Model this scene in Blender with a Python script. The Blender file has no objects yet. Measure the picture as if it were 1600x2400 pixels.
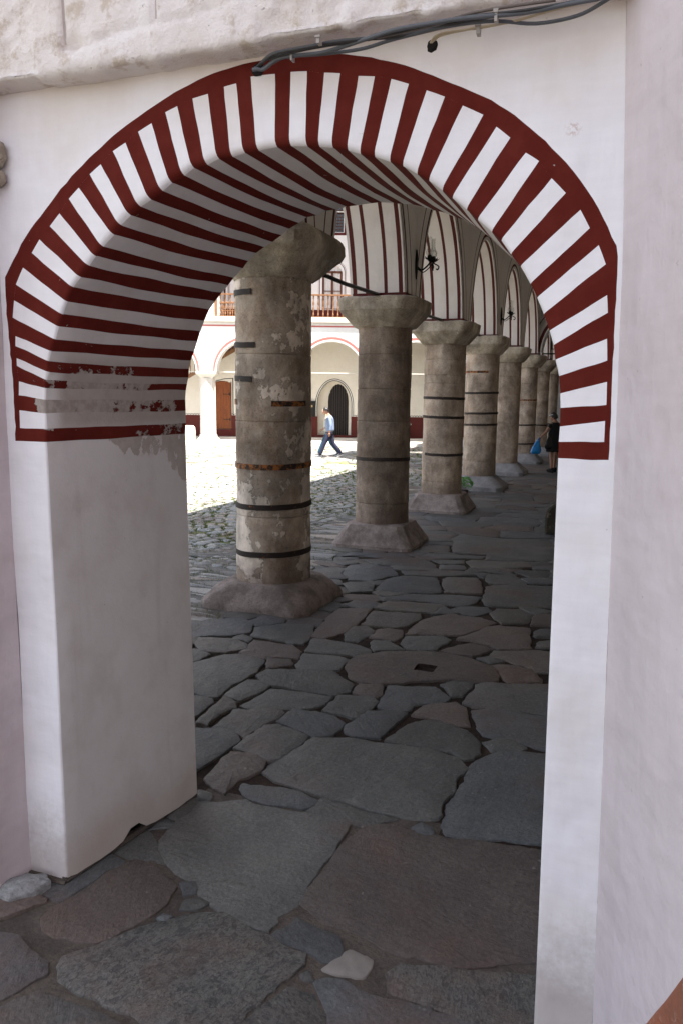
import bpy, bmesh, math, random
import numpy as np
from mathutils import Vector, Matrix, noise

# ------------------------------------------------------------------ camera
sc = bpy.context.scene
R = math.radians
rnd = random.Random(7)
CAM = Vector((2.0624, -2.3941, 2.0))
PITCH, ROLL, YAW, FPX = R(8.498), 0.011, R(20.2), 1837.0
_r = Vector((math.cos(YAW), math.sin(YAW), 0))
_f = Vector((-math.sin(YAW)*math.cos(PITCH), math.cos(YAW)*math.cos(PITCH), -math.sin(PITCH)))
_u = _r.cross(_f)
_rr = _r*math.cos(ROLL) + _u*math.sin(ROLL)
_uu = _u*math.cos(ROLL) - _r*math.sin(ROLL)
cd = bpy.data.cameras.new('camera')
cd.sensor_fit = 'VERTICAL'; cd.sensor_height = 36.0; cd.lens = 36.0*FPX/2400.0
cd.clip_start = 0.05; cd.clip_end = 400
cam = bpy.data.objects.new('camera', cd); sc.collection.objects.link(cam)
cam.matrix_world = Matrix(((_rr.x, _uu.x, -_f.x, CAM.x), (_rr.y, _uu.y, -_f.y, CAM.y), (_rr.z, _uu.z, -_f.z, CAM.z), (0, 0, 0, 1)))
sc.camera = cam

def in_view(p):
    """size-of-view helper: used only to choose which stones become parts of their own"""
    d = Vector(p) - CAM
    w = d.dot(_f)
    if w < 0.1: return None
    return 800 + FPX*d.dot(_rr)/w, 1200 - FPX*d.dot(_uu)/w, w

# ------------------------------------------------------------------ sky and sun
SUN_EL = R(70); SX, SY = 0.8, -0.6
world = bpy.data.worlds.new('World'); sc.world = world; world.use_nodes = True
wn = world.node_tree.nodes; wl = world.node_tree.links
bg = wn['Background']; bg.inputs['Strength'].default_value = 0.10
sky = wn.new('ShaderNodeTexSky'); sky.sky_type = 'NISHITA'; sky.sun_disc = False
sky.sun_elevation = SUN_EL; sky.sun_rotation = math.atan2(SX, SY); sky.altitude = 1100; sky.dust_density = 3.0
hs = wn.new('ShaderNodeHueSaturation'); hs.inputs['Saturation'].default_value = .42; hs.inputs['Value'].default_value = 1.15   # sky light desaturated and brightened to take off the blue cast
wl.new(sky.outputs[0], hs.inputs['Color']); wl.new(hs.outputs[0], bg.inputs['Color'])
sl = bpy.data.lights.new('sun', 'SUN'); sl.energy = 5.0; sl.angle = R(0.55); sl.color = (1, .955, .88)
so = bpy.data.objects.new('sun', sl); sc.collection.objects.link(so)
sv = Vector((SX*math.cos(SUN_EL), SY*math.cos(SUN_EL), math.sin(SUN_EL)))
so.rotation_mode = 'QUATERNION'; so.rotation_quaternion = sv.to_track_quat('Z', 'Y')
so.location = (0, 0, 30)
sc.view_settings.view_transform = 'Standard'; sc.view_settings.look = 'None'
sc.view_settings.gamma = 1; sc.view_settings.exposure = 2.0
sc.view_settings.use_curve_mapping = False

# ------------------------------------------------------------------ helpers
def coll(): return sc.collection
def tag(o, label=None, cat=None, group=None, kind=None):
    if label: o['label'] = label
    if cat: o['category'] = cat
    if group: o['group'] = group
    if kind: o['kind'] = kind
    return o
def empty(name, loc=(0, 0, 0), label=None, cat=None, group=None, kind=None, rz=0):
    o = bpy.data.objects.new(name, None); coll().objects.link(o)
    o.location = loc; o.rotation_euler = (0, 0, rz); o.empty_display_size = .2
    o.matrix_world = Matrix.Translation(Vector(loc)) @ Matrix.Rotation(rz, 4, 'Z')
    return tag(o, label, cat, group, kind)
WM = {}
def wmat(o):
    if o is None: return Matrix.Identity(4)
    if o.name not in WM:
        WM[o.name] = wmat(o.parent) @ (Matrix.Translation(o.location) @ Matrix.Rotation(o.rotation_euler.z, 4, 'Z'))
    return WM[o.name]
class MB:
    def __init__(s): s.v = []; s.f = []; s.m = []
    def add(s, vs, fs, mi=0):
        b = len(s.v); s.v += [tuple(x) for x in vs]
        for f in fs: s.f.append(tuple(i+b for i in f)); s.m.append(mi)
        return b
    def quad(s, a, b, c, d, mi=0): s.add([a, b, c, d], [(0, 1, 2, 3)], mi)
    def box(s, x0, x1, y0, y1, z0, z1, mi=0):
        s.add([(x0,y0,z0),(x1,y0,z0),(x1,y1,z0),(x0,y1,z0),(x0,y0,z1),(x1,y0,z1),(x1,y1,z1),(x0,y1,z1)],
              [(0,3,2,1),(4,5,6,7),(0,1,5,4),(1,2,6,5),(2,3,7,6),(3,0,4,7)], mi)
    def grid(s, rows, mi=0, close=False, flip=False):
        n = len(rows[0]); b = len(s.v)
        for r in rows: s.v += [tuple(p) for p in r]
        for i in range(len(rows)-1):
            for j in range(n if close else n-1):
                k = (j+1) % n
                q = (b+i*n+j, b+i*n+k, b+(i+1)*n+k, b+(i+1)*n+j)
                s.f.append(q[::-1] if flip else q); s.m.append(mi(i, j) if callable(mi) else mi)
    def tube(s, pts, r, n=8, mi=0, cap=True):
        pts = [Vector(p) for p in pts]; rows = []; up = None
        for i, p in enumerate(pts):
            t = (pts[min(i+1, len(pts)-1)] - pts[max(i-1, 0)]).normalized()
            if up is None: up = Vector((0, 0, 1)) if abs(t.z) < .9 else Vector((1, 0, 0))
            a = t.cross(up).normalized(); up = a.cross(t).normalized()
            rr = r[i] if isinstance(r, (list, tuple)) else r
            rows.append([p + a*rr*math.cos(2*math.pi*k/n) + up*rr*math.sin(2*math.pi*k/n) for k in range(n)])
        b = len(s.v); s.grid(rows, mi, close=True, flip=True)
        if cap:
            s.f.append(tuple(b+k for k in range(n))); s.m.append(mi if not callable(mi) else 0)
            e = b+(len(rows)-1)*n; s.f.append(tuple(e+k for k in range(n))[::-1]); s.m.append(mi if not callable(mi) else 0)
    def loft(s, rings, n=20, mi=0, cap=True):
        """rings of (cx,cy,z,rx,ry[,rot])"""
        rows = []
        for g in rings:
            cx, cy, z, rx, ry = g[:5]; a0 = g[5] if len(g) > 5 else 0
            row = []
            for k in range(n):
                a = 2*math.pi*k/n; x, y = rx*math.cos(a), ry*math.sin(a)
                row.append((cx + x*math.cos(a0) - y*math.sin(a0), cy + x*math.sin(a0) + y*math.cos(a0), z))
            rows.append(row)
        b = len(s.v); s.grid(rows, mi, close=True)
        if cap:
            s.f.append(tuple(b+k for k in range(n))[::-1]); s.m.append(mi)
            e = b+(len(rows)-1)*n; s.f.append(tuple(e+k for k in range(n))); s.m.append(mi)
    def mesh(s, name, mats, M=None, smooth=False, angle=None):
        me = bpy.data.meshes.new(name)
        vs = s.v
        if M is not None:
            Mi = M.inverted(); vs = [tuple(Mi @ Vector(v)) for v in vs]
        me.from_pydata(vs, [], s.f)
        for m in (mats if isinstance(mats, (list, tuple)) else [mats]): me.materials.append(m)
        me.polygons.foreach_set('material_index', s.m)
        if smooth: me.polygons.foreach_set('use_smooth', [True]*len(s.f))
        me.update()
        if smooth and angle:
            me.set_sharp_from_angle(angle=R(angle))
        return me
    def build(s, name, mats, parent=None, smooth=False, angle=None, local=False, weld=False):
        M = None if (parent is None or local) else wmat(parent)
        me = s.mesh(name, mats, M, smooth, angle)
        if weld:
            bm = bmesh.new(); bm.from_mesh(me); bmesh.ops.remove_doubles(bm, verts=bm.verts, dist=.0004); bm.to_mesh(me); bm.free()
            if smooth and angle: me.set_sharp_from_angle(angle=R(angle))
        o = bpy.data.objects.new(name, me); coll().objects.link(o); o.parent = parent
        return o
def copy_tree(o, parent=None, loc=None):
    kids = [c for c in o.children]
    c = o.copy(); coll().objects.link(c); c.parent = parent
    if loc is not None: c.location = loc
    for k in kids: copy_tree(k, c)
    return c
def fbm(p, sc_=1.0, oct_=4):
    return noise.fractal(Vector(p)*sc_, 1.0, 2.0, oct_)

# ------------------------------------------------------------------ materials
class NB:
    def __init__(s, name):
        s.m = bpy.data.materials.new(name); s.m.use_nodes = True
        s.t = s.m.node_tree; s.n = s.t.nodes; s.l = s.t.links
        s.b = s.n['Principled BSDF']; s.geo = s.n.new('ShaderNodeNewGeometry'); s.pos = s.geo.outputs['Position']
        s.oi = s.n.new('ShaderNodeObjectInfo')
    def val(s, x, sock):
        if isinstance(x, (int, float)): sock.default_value = x
        elif isinstance(x, (tuple, list)): sock.default_value = (*x, 1) if len(x) == 3 and len(sock.default_value) == 4 else x
        else: s.l.new(x, sock)
    def math(s, op, a, b=0.0, c=None, clamp=False):
        n = s.n.new('ShaderNodeMath'); n.operation = op; n.use_clamp = clamp
        s.val(a, n.inputs[0]); s.val(b, n.inputs[1])
        if c is not None: s.val(c, n.inputs[2])
        return n.outputs[0]
    def map(s, scale=(1, 1, 1), rot=(0, 0, 0), loc=(0, 0, 0), vec=None):
        n = s.n.new('ShaderNodeMapping'); s.l.new(vec or s.pos, n.inputs[0])
        n.inputs['Scale'].default_value = scale; n.inputs['Rotation'].default_value = rot; n.inputs['Location'].default_value = loc
        return n.outputs[0]
    def noise(s, scale, detail=4, rough=.55, vec=None, dist=0, color=False):
        n = s.n.new('ShaderNodeTexNoise'); s.l.new(vec or s.pos, n.inputs['Vector'])
        n.inputs['Scale'].default_value = scale; n.inputs['Detail'].default_value = detail
        n.inputs['Roughness'].default_value = rough; n.inputs['Distortion'].default_value = dist
        return n.outputs['Color' if color else 'Fac']
    def vor(s, scale, vec=None, feature='F1', out='Distance', rand=1):
        n = s.n.new('ShaderNodeTexVoronoi'); s.l.new(vec or s.pos, n.inputs['Vector']); n.feature = feature
        n.inputs['Scale'].default_value = scale; n.inputs['Randomness'].default_value = rand
        return n.outputs[out]
    def step(s, x, a, b, lo=0., hi=1.):
        n = s.n.new('ShaderNodeMapRange'); s.val(x, n.inputs[0]); n.interpolation_type = 'SMOOTHSTEP'
        for i, v in enumerate((a, b, lo, hi)): n.inputs[i+1].default_value = v
        return n.outputs[0]
    def mix(s, f, a, b, mode='MIX'):
        n = s.n.new('ShaderNodeMix'); n.data_type = 'RGBA'; n.blend_type = mode
        s.val(f, n.inputs[0]); s.val(a, n.inputs[6]); s.val(b, n.inputs[7]); return n.outputs[2]
    def hsv(s, c, h=.5, sat=1., v=1.):
        n = s.n.new('ShaderNodeHueSaturation'); s.val(h, n.inputs[0]); s.val(sat, n.inputs[1]); s.val(v, n.inputs[2]); s.val(c, n.inputs[4]); return n.outputs[0]
    def sep(s, vec=None):
        n = s.n.new('ShaderNodeSeparateXYZ'); s.l.new(vec or s.pos, n.inputs[0]); return n.outputs
    def bump(s, h, strength=.3, dist=.01, prev=None):
        n = s.n.new('ShaderNodeBump'); s.val(h, n.inputs['Height']); n.inputs['Strength'].default_value = strength
        n.inputs['Distance'].default_value = dist
        if prev is not None: s.l.new(prev, n.inputs['Normal'])
        return n.outputs[0]
    def done(s, col, rough=.8, nor=None, spec=.3, metal=0.):
        s.val(col, s.b.inputs['Base Color']); s.val(rough, s.b.inputs['Roughness'])
        s.b.inputs['Specular IOR Level'].default_value = spec; s.b.inputs['Metallic'].default_value = metal
        if nor is not None: s.l.new(nor, s.b.inputs['Normal'])
        return s.m
def plain(name, c, rough=.7, spec=.3, metal=0, var=.15, scale=9, bump=.12, bd=.003):
    b = NB(name); n = b.noise(scale, 5)
    col = b.hsv(c, v=b.math('MULTIPLY_ADD', n, 2*var, 1-var))
    return b.done(col, rough, b.bump(b.noise(scale*6, 3), bump, bd), spec, metal)

def m_lime(name, base, cream, amount=.5, wave=.5, fine=.25, stain=None, pits=True):
    b = NB(name)
    big = b.noise(1.7, 5, .6); mid = b.noise(7, 5, .6)
    brush = b.noise(22, 4, .6, b.map((1, 1, .16), loc=(3, 0, 0)))
    brush2 = b.noise(26, 4, .6, b.map((.2, .2, 1.4)))
    f = b.math('MULTIPLY', b.step(big, .42, .72), amount)
    col = b.mix(f, base, cream)
    col = b.hsv(col, v=b.math('MULTIPLY_ADD', mid, .10, .95))
    col = b.hsv(col, v=b.math('MULTIPLY_ADD', brush2, .12, .94)); col = b.hsv(col, v=b.math('MULTIPLY_ADD', brush, .10, .95))
    dp = b.noise(7, 4, .6, b.map((1, 1, .07), loc=(5, 2, 0))); col = b.mix(b.math('MULTIPLY', b.step(dp, .58, .75), .20), col, cream)
    if pits:
        p = b.noise(46, 2, .5); pm = b.step(p, .74, .78)
        col = b.mix(b.math('MULTIPLY', pm, .5), col, (.34, .28, .24))
    n1 = b.bump(b.noise(2.6, 3, .5), wave, .06)
    n2 = b.bump(brush, fine, .006, n1)
    n3 = b.bump(b.noise(90, 3, .6), fine*.8, .002, n2)
    n4 = b.bump(b.noise(14, 5, .6), fine*.6, .012, n3)
    col = stain(b, col) if stain else col
    return b.done(col, .82, n4, .25)

def stain_front(b, col):
    x, y, z = b.sep()
    n = b.noise(3.1, 5, .6)
    up = b.math('MULTIPLY', b.step(b.math('ADD', z, b.math('MULTIPLY', n, .5)), 3.0, 3.35), .55)
    col = b.mix(up, col, (.66, .56, .46))
    # brown smudge where a fitting was removed
    d = b.math('SQRT', b.math('ADD', b.math('POWER', b.math('SUBTRACT', x, 1.855), 2), b.math('POWER', b.math('SUBTRACT', z, 2.74), 2)))
    m = b.math('MULTIPLY', b.step(d, .030, .008), b.step(b.noise(90, 3), .45, .6))
    col = b.mix(b.math('MULTIPLY', m, .45), col, (.40, .25, .18))
    # grime at the foot
    sp_ = b.noise(40, 5, .7); ft = b.math('MULTIPLY', b.step(b.math('SUBTRACT', z, b.math('ADD', b.math('MULTIPLY', n, .35), b.math('MULTIPLY', sp_, .25))), .10, -.25), .8)
    return b.mix(ft, col, (.42, .36, .33))
def worn(b):
    """wear of the lower left springing: a fixed patch of the wall, one strength per painted band"""
    x, y, z = b.sep()
    zz = b.math('ADD', z, b.math('MULTIPLY', b.noise(11, 4, .6), .03)); zz = b.math('SUBTRACT', zz, .015)
    yy = b.math('ADD', y, b.math('MULTIPLY', b.math('SUBTRACT', b.noise(6, 4, .6), .5), .3))
    def box(z0, z1, y0, y1, k, sy=.1):
        m = b.math('MULTIPLY', b.step(zz, z0-.012, z0), b.step(zz, z1+.012, z1))
        m = b.math('MULTIPLY', m, b.math('MULTIPLY', b.step(yy, y0-sy, y0), b.step(yy, y1+sy, y1))); return b.math('MULTIPLY', m, k)
    r = box(1.895, 1.99, -.2, .52, .26, .14)
    for a in (box(1.99, 2.055, .12, .52, .22), box(2.055, 2.125, .0, .44, .125), box(2.14, 2.20, .06, .36, .055), box(1.80, 1.87, .52, .9, .15), box(1.87, 2.0, .5, .7, .12), box(1.86, 2.11, -.3, .045, .13, .02)):
        r = b.math('MAXIMUM', r, a)
    r = b.math('MULTIPLY', r, b.step(x, .5, .36)); r = b.math('MULTIPLY', r, b.math('MAXIMUM', b.step(y, .018, .045), b.step(x, -.075, -.02)))
    n = b.noise(8, 8, .74, b.map((1, 1, 1.7))); n2 = b.noise(30, 6, .7)
    t = b.math('ADD', b.math('MULTIPLY', n, .72), b.math('MULTIPLY', n2, .28))
    m = b.step(b.math('SUBTRACT', t, b.math('SUBTRACT', .655, r)), 0, .022)
    wide = b.math('MULTIPLY', b.math('MULTIPLY', b.step(z, 1.80, 1.90), b.step(z, 2.20, 2.06)), b.math('MULTIPLY', b.step(x, .5, .36), b.step(y, .03, .10)))
    return m, n2, wide
def m_red(name):
    b = NB(name)
    mid = b.noise(8, 5, .6)
    col = b.mix(b.step(mid, .35, .7), (.098, .0135, .0095), (.120, .019, .013))
    brush = b.noise(24, 4, .6, b.map((1, 1, .25)))
    col = b.hsv(col, v=b.math('MULTIPLY_ADD', brush, .22, .89))
    m, n2, wide = worn(b)
    # tiny chips anywhere
    chip = b.step(b.noise(38, 2, .5), .765, .78)
    m = b.math('MAXIMUM', m, b.math('MULTIPLY', chip, .8))
    pl = b.mix(b.step(n2, .4, .62), (.30, .255, .225), (.38, .335, .30))
    col = b.mix(m, col, pl)
    nn = b.bump(b.noise(2.6, 3, .5), .5, .05)
    nn = b.bump(b.math('SUBTRACT', 1, m), .8, .004, nn)
    nn = b.bump(b.noise(60, 4, .6), .25, .002, nn)
    return b.done(col, .85, nn, .08)
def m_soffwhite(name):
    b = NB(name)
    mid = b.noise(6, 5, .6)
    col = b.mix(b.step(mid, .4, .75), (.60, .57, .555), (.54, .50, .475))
    x, y, z = b.sep()
    # cement patches and damp marks low on the left jamb and springing
    n = b.noise(3.6, 7, .66, b.map((1, 1, .8))); n3 = b.noise(17, 5, .65)
    mw, n2w, wide = worn(b)
    col = b.mix(b.math('MULTIPLY', wide, b.math('MULTIPLY_ADD', n3, .5, .60)), col, (.36, .31, .275))
    reg = b.math('MULTIPLY', b.math('MULTIPLY', b.step(b.math('ADD', z, b.math('MULTIPLY', y, .45)), 1.86, 2.02), b.step(z, 1.86, 1.80)), b.math('MULTIPLY', b.step(x, .6, .3), b.step(y, .12, .25)))
    t = b.math('ADD', b.math('MULTIPLY', n, .8), b.math('MULTIPLY', n3, .2))
    m = b.step(b.math('SUBTRACT', t, b.math('SUBTRACT', .69, b.math('MULTIPLY', reg, .27))), 0, .015)
    col = b.mix(b.math('MULTIPLY', m, .75), col, b.mix(b.step(n3, .4, .65), (.31, .265, .225), (.38, .33, .29)))
    m = b.math('MAXIMUM', m, b.math('MULTIPLY', wide, b.step(n, .52, .54)))
    drip = b.noise(9, 3, .6, b.map((1, 1, .06))); col = b.mix(b.math('MULTIPLY', b.step(drip, .60, .72), .22), col, (.42, .37, .34))
    foot = b.math('MULTIPLY', b.step(b.math('SUBTRACT', z, b.math('MULTIPLY', n, .5)), .05, -.2), .5)
    col = b.mix(foot, col, (.42, .34, .28))
    pm = b.step(b.noise(46, 2, .5), .75, .79)
    col = b.mix(b.math('MULTIPLY', pm, .5), col, (.3, .26, .23))
    nn = b.bump(b.noise(2.2, 2, .5), .35, .05)
    nn = b.bump(b.noise(20, 5, .65), .22, .008, nn)
    nn = b.bump(b.noise(95, 3, .6), .3, .002, nn)
    nn = b.bump(m, .35, -.004, nn)
    return b.done(col, .85, nn, .2)
def m_rough(name, c1, c2, c3):
    b = NB(name)
    n = b.noise(2.6, 6, .65); n2 = b.noise(11, 7, .7)
    col = b.mix(b.step(n, .35, .65), c1, c2)
    col = b.mix(b.math('MULTIPLY', b.step(n2, .52, .66), .8), col, c3)
    v = b.step(b.noise(30, 5, .7), .66, .72); col = b.mix(b.math('MULTIPLY', v, .7), col, (.12, .10, .09))
    nn = b.bump(n2, .6, .03); nn = b.bump(b.noise(48, 5, .7), .5, .006, nn)
    return b.done(col, .9, nn, .15)
def m_slate(name, c1, c2, speck=0, vein=.3, var=.35, rough=.62):
    b = NB(name)
    ofs = b.n.new('ShaderNodeVectorMath'); ofs.operation = 'MULTIPLY_ADD'
    cr = b.n.new('ShaderNodeCombineXYZ'); b.l.new(b.oi.outputs['Random'], cr.inputs[0]); b.l.new(b.oi.outputs['Random'], cr.inputs[1])
    b.l.new(cr.outputs[0], ofs.inputs[0]); ofs.inputs[1].default_value = (37, 91, 0); b.l.new(b.pos, ofs.inputs[2])
    p = ofs.outputs[0]
    rv = b.n.new('ShaderNodeVectorRotate'); rv.rotation_type = 'Z_AXIS'; b.l.new(p, rv.inputs['Vector']); b.l.new(b.math('MULTIPLY', b.oi.outputs['Random'], 3.1), rv.inputs['Angle']); p2 = rv.outputs[0]
    n = b.noise(2.6, 7, .68, p); fol = b.noise(8, 7, .7, b.map((.45, 2.6, 1), vec=p2), dist=1.2)
    led = b.noise(3.2, 5, .62, b.map((.5, 1.8, 1), vec=p2), dist=.6)
    fine = b.noise(60, 5, .8, p); mid = b.noise(24, 6, .75, p)
    col = b.mix(b.step(n, .30, .70), c1, c2)
    col = b.mix(b.math('MULTIPLY', b.step(mid, .50, .66), .35), col, (c2[0]*1.45, c2[1]*1.42, c2[2]*1.38))
    col = b.hsv(col, v=b.math('MULTIPLY_ADD', fol, 1.1*vein, 1-.55*vein))
    col = b.hsv(col, v=b.math('MULTIPLY_ADD', b.oi.outputs['Random'], 2*var, 1-var))
    col = b.hsv(col, v=b.math('MULTIPLY_ADD', fine, 1.9, .05))
    if speck:
        sp = b.noise(30, 5, .65, b.map((1, 1.7, 1), vec=p2), dist=1.4)
        col = b.mix(b.math('MULTIPLY', b.step(sp, .49, .57), speck), col, (.022, .024, .027))
    wp = b.step(b.noise(30, 2, .4, p), .745, .765)
    col = b.mix(b.math('MULTIPLY', wp, .5), col, (.26, .25, .235))
    rs = b.math('MULTIPLY', b.step(b.noise(1.0, 5, .65), .48, .70), .6)      # iron-red soil trodden into the surface
    col = b.mix(rs, col, b.hsv((.120, .072, .056), v=b.math('MULTIPLY_ADD', fine, 1.2, .4)))
    nn = b.bump(b.step(led, .44, .50), .22, .010); nn = b.bump(fol, .28, .018, nn); nn = b.bump(n, .5, .06, nn); nn = b.bump(mid, .55, .010, nn); nn = b.bump(fine, .5, .004, nn)
    ro = b.math('MULTIPLY_ADD', mid, .5, rough-.25)
    return b.done(col, ro, nn, .35)
def m_column(name, cover, c_st=(.46, .365, .285), c_pl=(.74, .635, .54)):
    b = NB(name)
    n = b.noise(2.3, 7, .66, b.map((1, 1, .8))); n2 = b.noise(9, 7, .7); gr = b.noise(48, 5, .8)
    st = b.mix(b.step(b.noise(3.5, 5, .6), .35, .65), c_st, (c_st[0]*.72, c_st[1]*.68, c_st[2]*.64))
    st = b.hsv(st, v=b.math('MULTIPLY_ADD', gr, 1.0, .5))
    dk = b.step(b.noise(70, 3, .6), .58, .66); st = b.mix(b.math('MULTIPLY', dk, .5), st, (.06, .05, .045))
    t = b.math('ADD', b.math('MULTIPLY', n, .8), b.math('MULTIPLY', n2, .2))
    m = b.step(t, 1-cover, 1-cover+.010)
    m2 = b.math('MULTIPLY', b.step(t, 1-cover-.09, 1-cover-.03), .45)
    col = b.mix(m2, st, (.50, .43, .36))
    pl = b.hsv(c_pl, v=b.math('MULTIPLY_ADD', n2, .5, .75))
    col = b.mix(m, col, pl)
    blot = b.noise(1.9, 5, .7, b.map((1, 1, .7), loc=(9, 4, 2))); col = b.hsv(col, v=b.step(blot, .34, .68, .58, 1.32))
    x, y, z = b.sep()
    streak = b.noise(14, 4, .6, b.map((1, 1, .09)))
    col = b.hsv(col, v=b.math('MULTIPLY_ADD', streak, .5, .75))
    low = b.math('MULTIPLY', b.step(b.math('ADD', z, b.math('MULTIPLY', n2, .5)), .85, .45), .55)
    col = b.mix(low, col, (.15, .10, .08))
    nn = b.bump(m, 1., .009); nn = b.bump(gr, .8, .007, nn); nn = b.bump(n2, .6, .025, nn)
    return b.done(col, .88, nn, .2)
def m_granite(name, c1, c2):
    b = NB(name)
    n = b.noise(4, 6, .65); g = b.noise(55, 5, .8); g2 = b.noise(26, 6, .7)
    col = b.mix(b.step(n, .35, .65), c1, c2); col = b.hsv(col, v=b.math('MULTIPLY_ADD', g, 1.2, .4))
    col = b.mix(b.math('MULTIPLY', b.step(g2, .58, .66), .4), col, (.07, .05, .045))
    col = b.mix(b.math('MULTIPLY', b.step(g2, .36, .28), .4), col, (.32, .26, .24))
    nn = b.bump(g2, .8, .018); nn = b.bump(g, .7, .006, nn)
    return b.done(col, .85, nn, .25)
def m_iron(name, rust=.5):
    b = NB(name); n = b.noise(18, 6, .7); n2 = b.noise(60, 5, .7)
    col = b.mix(b.step(n, .66-.22*rust, .80-.22*rust), (.024, .017, .014), (.36, .13, .03))
    col = b.mix(b.math('MULTIPLY', b.step(n2, .55, .65), .5*rust), col, (.11, .04, .018))
    return b.done(col, .7, b.bump(n2, .5, .003), .4, .2)
def m_wood(name, c1, c2, rough=.55, vertical=True, sc_=1):
    b = NB(name)
    v = b.map((6*sc_, 6*sc_, .6*sc_) if vertical else (.6, .6, 6))
    n = b.noise(5, 5, .6, v, dist=.6)
    col = b.mix(b.step(n, .3, .7), c1, c2)
    return b.done(col, rough, b.bump(n, .3, .004), .35)
def m_soil(name, c1, c2, sc_=5):
    b = NB(name); n = b.noise(sc_, 6, .7); n2 = b.noise(60, 5, .75)
    col = b.mix(b.step(n, .38, .62), c1, c2); col = b.hsv(col, v=b.math('MULTIPLY_ADD', n2, 1.2, .4))
    return b.done(col, .95, b.bump(n2, .8, .012, b.bump(n, .6, .03)), .1)

M = {}
M['white'] = m_lime('white_limewash', (.80, .775, .80), (.71, .655, .63), .65, .6, .34, stain_front)
M['mauve'] = m_lime('mauve_grey_limewash', (.62, .545, .56), (.56, .485, .485), .8, .8, .6)
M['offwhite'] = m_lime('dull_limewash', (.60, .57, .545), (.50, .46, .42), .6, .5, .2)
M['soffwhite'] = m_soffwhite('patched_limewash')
M['red'] = m_red('oxblood_limewash')
M['rough'] = m_rough('coarse_lime_plaster', (.80, .745, .73), (.71, .64, .605), (.52, .43, .35))
M['slate_g'] = m_slate('slate_grey', (.074, .074, .072), (.108, .105, .098), var=.22)
M['slate_b'] = m_slate('slate_blue', (.070, .072, .074), (.098, .100, .102), var=.22)
M['slate_r'] = m_slate('slate_red', (.088, .070, .064), (.118, .095, .084), var=.2)
M['slate_n'] = m_slate('slate_brown', (.086, .078, .070), (.118, .108, .096), var=.22)
M['slate_s'] = m_slate('slate_mottled', (.088, .086, .080), (.120, .114, .104), speck=.6, var=.15)
M['quartz'] = plain('white_quartz', (.23, .205, .185), .5, var=.3, scale=25, bump=.5)
M['mortar'] = m_soil('earthy_mortar', (.080, .066, .057), (.120, .099, .085))
M['joint'] = m_soil('dark_joint_soil', (.030, .022, .018), (.055, .038, .030))
M['yardsoil'] = m_soil('mossy_yard_soil', (.13, .16, .060), (.22, .195, .13), 3)
M['dirt'] = m_soil('trodden_pale_earth', (.13, .112, .100), (.18, .157, .142), 2)
M['col_a'] = m_column('patched_column_stone', .475)
M['col_b'] = m_column('bare_column_stone', .33, (.42, .335, .262))
M['col_c'] = m_column('dark_brown_column_stone', .30, (.30, .235, .185), (.44, .36, .295))
M['cap'] = m_column('capital_stone', .40, (.50, .43, .34), (.60, .53, .44))
M['granite'] = m_granite('pink_granite', (.15, .118, .104), (.30, .245, .222))
M['granite2'] = m_granite('grey_granite', (.19, .18, .18), (.27, .255, .25))
M['iron'] = m_iron('dark_iron', .35); M['rust'] = m_iron('rusty_iron', 1.)
M['black'] = plain('black_iron', (.012, .011, .010), .5, .4, .3)
M['cgrey'] = plain('grey_cable', (.085, .09, .10), .5, .4, var=.2)
M['cdark'] = plain('dark_cable', (.035, .033, .034), .5, .4, var=.3)
M['ccream'] = plain('cream_cable', (.42, .34, .23), .5, .4, var=.2)
M['cbrown'] = plain('dusty_cable', (.14, .115, .10), .6, .3, var=.3)
M['clip'] = plain('white_clip', (.34, .31, .28), .5)
M['hole'] = plain('hole_painted_dark', (.012, .009, .008), .95, var=.5, bump=.8)  # near-black patch colour stands in for the shade inside the cable holes
M['darkred'] = plain('dark_red_wash', (.095, .017, .014), .8)
M['line'] = plain('maroon_line_paint', (.085, .015, .012), .8)
M['cream'] = m_lime('cream_limewash', (.74, .70, .62), (.66, .60, .52), .6, .3, .15, pits=False)
M['farwhite'] = m_lime('far_white_limewash', (.80, .79, .77), (.74, .71, .66), .5, .3, .15, pits=False)
M['pink'] = plain('pink_line_paint', (.50, .14, .12), .8)
M['bline'] = plain('black_line_paint', (.03, .03, .03), .8)
M['marble'] = plain('pale_stone', (.62, .58, .52), .7, var=.2, scale=4)  # even pale tone, varied only by noise
M['wood'] = m_wood('orange_door_wood', (.26, .075, .018), (.15, .04, .012))
M['oak'] = m_wood('turned_rail_wood', (.27, .135, .06), (.17, .08, .04))
M['dkwood'] = m_wood('near_black_wood', (.008, .005, .004), (.014, .007, .005))
M['brwood'] = m_wood('brown_frame_wood', (.13, .04, .015), (.09, .028, .012))
M['redwood'] = m_wood('red_board_wood', (.12, .022, .02), (.08, .016, .015))
M['curtain'] = plain('white_curtain', (.62, .60, .58), .8)
M['glassdark'] = plain('dark_pane', (.01, .012, .014), .15, .5, var=.1, bump=.02)
M['tile'] = plain('clay_roof', (.22, .10, .06), .85)
M['leaf'] = plain('basil_green', (.07, .24, .02), .5, .4, var=.4, scale=20)
M['grass'] = plain('courtyard_grass', (.115, .155, .042), .7, .2, var=.5, scale=5)
M['pot'] = plain('dark_clay_pot', (.05, .035, .03), .7)
M['trough'] = m_rough('weathered_dark_stone', (.06, .05, .035), (.035, .030, .022), (.16, .13, .09))
M['groove'] = plain('groove_dirt_painted_shade', (.46, .39, .36), .9)  # darker tone painted on the groove faces, for shade and lodged dirt
M['inner'] = m_lime('low_bounce_limewash', (.42, .375, .33), (.36, .32, .27), .6, .5, .2)  # unseen wall, toned darker to cut the light bounced onto the columns
M['arcface'] = m_lime('arcade_face_limewash', (.76, .71, .66), (.66, .59, .52), .6, .5, .2)
M['brick'] = m_rough('bare_brick_red', (.36, .13, .075), (.27, .11, .07), (.44, .30, .23))
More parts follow.
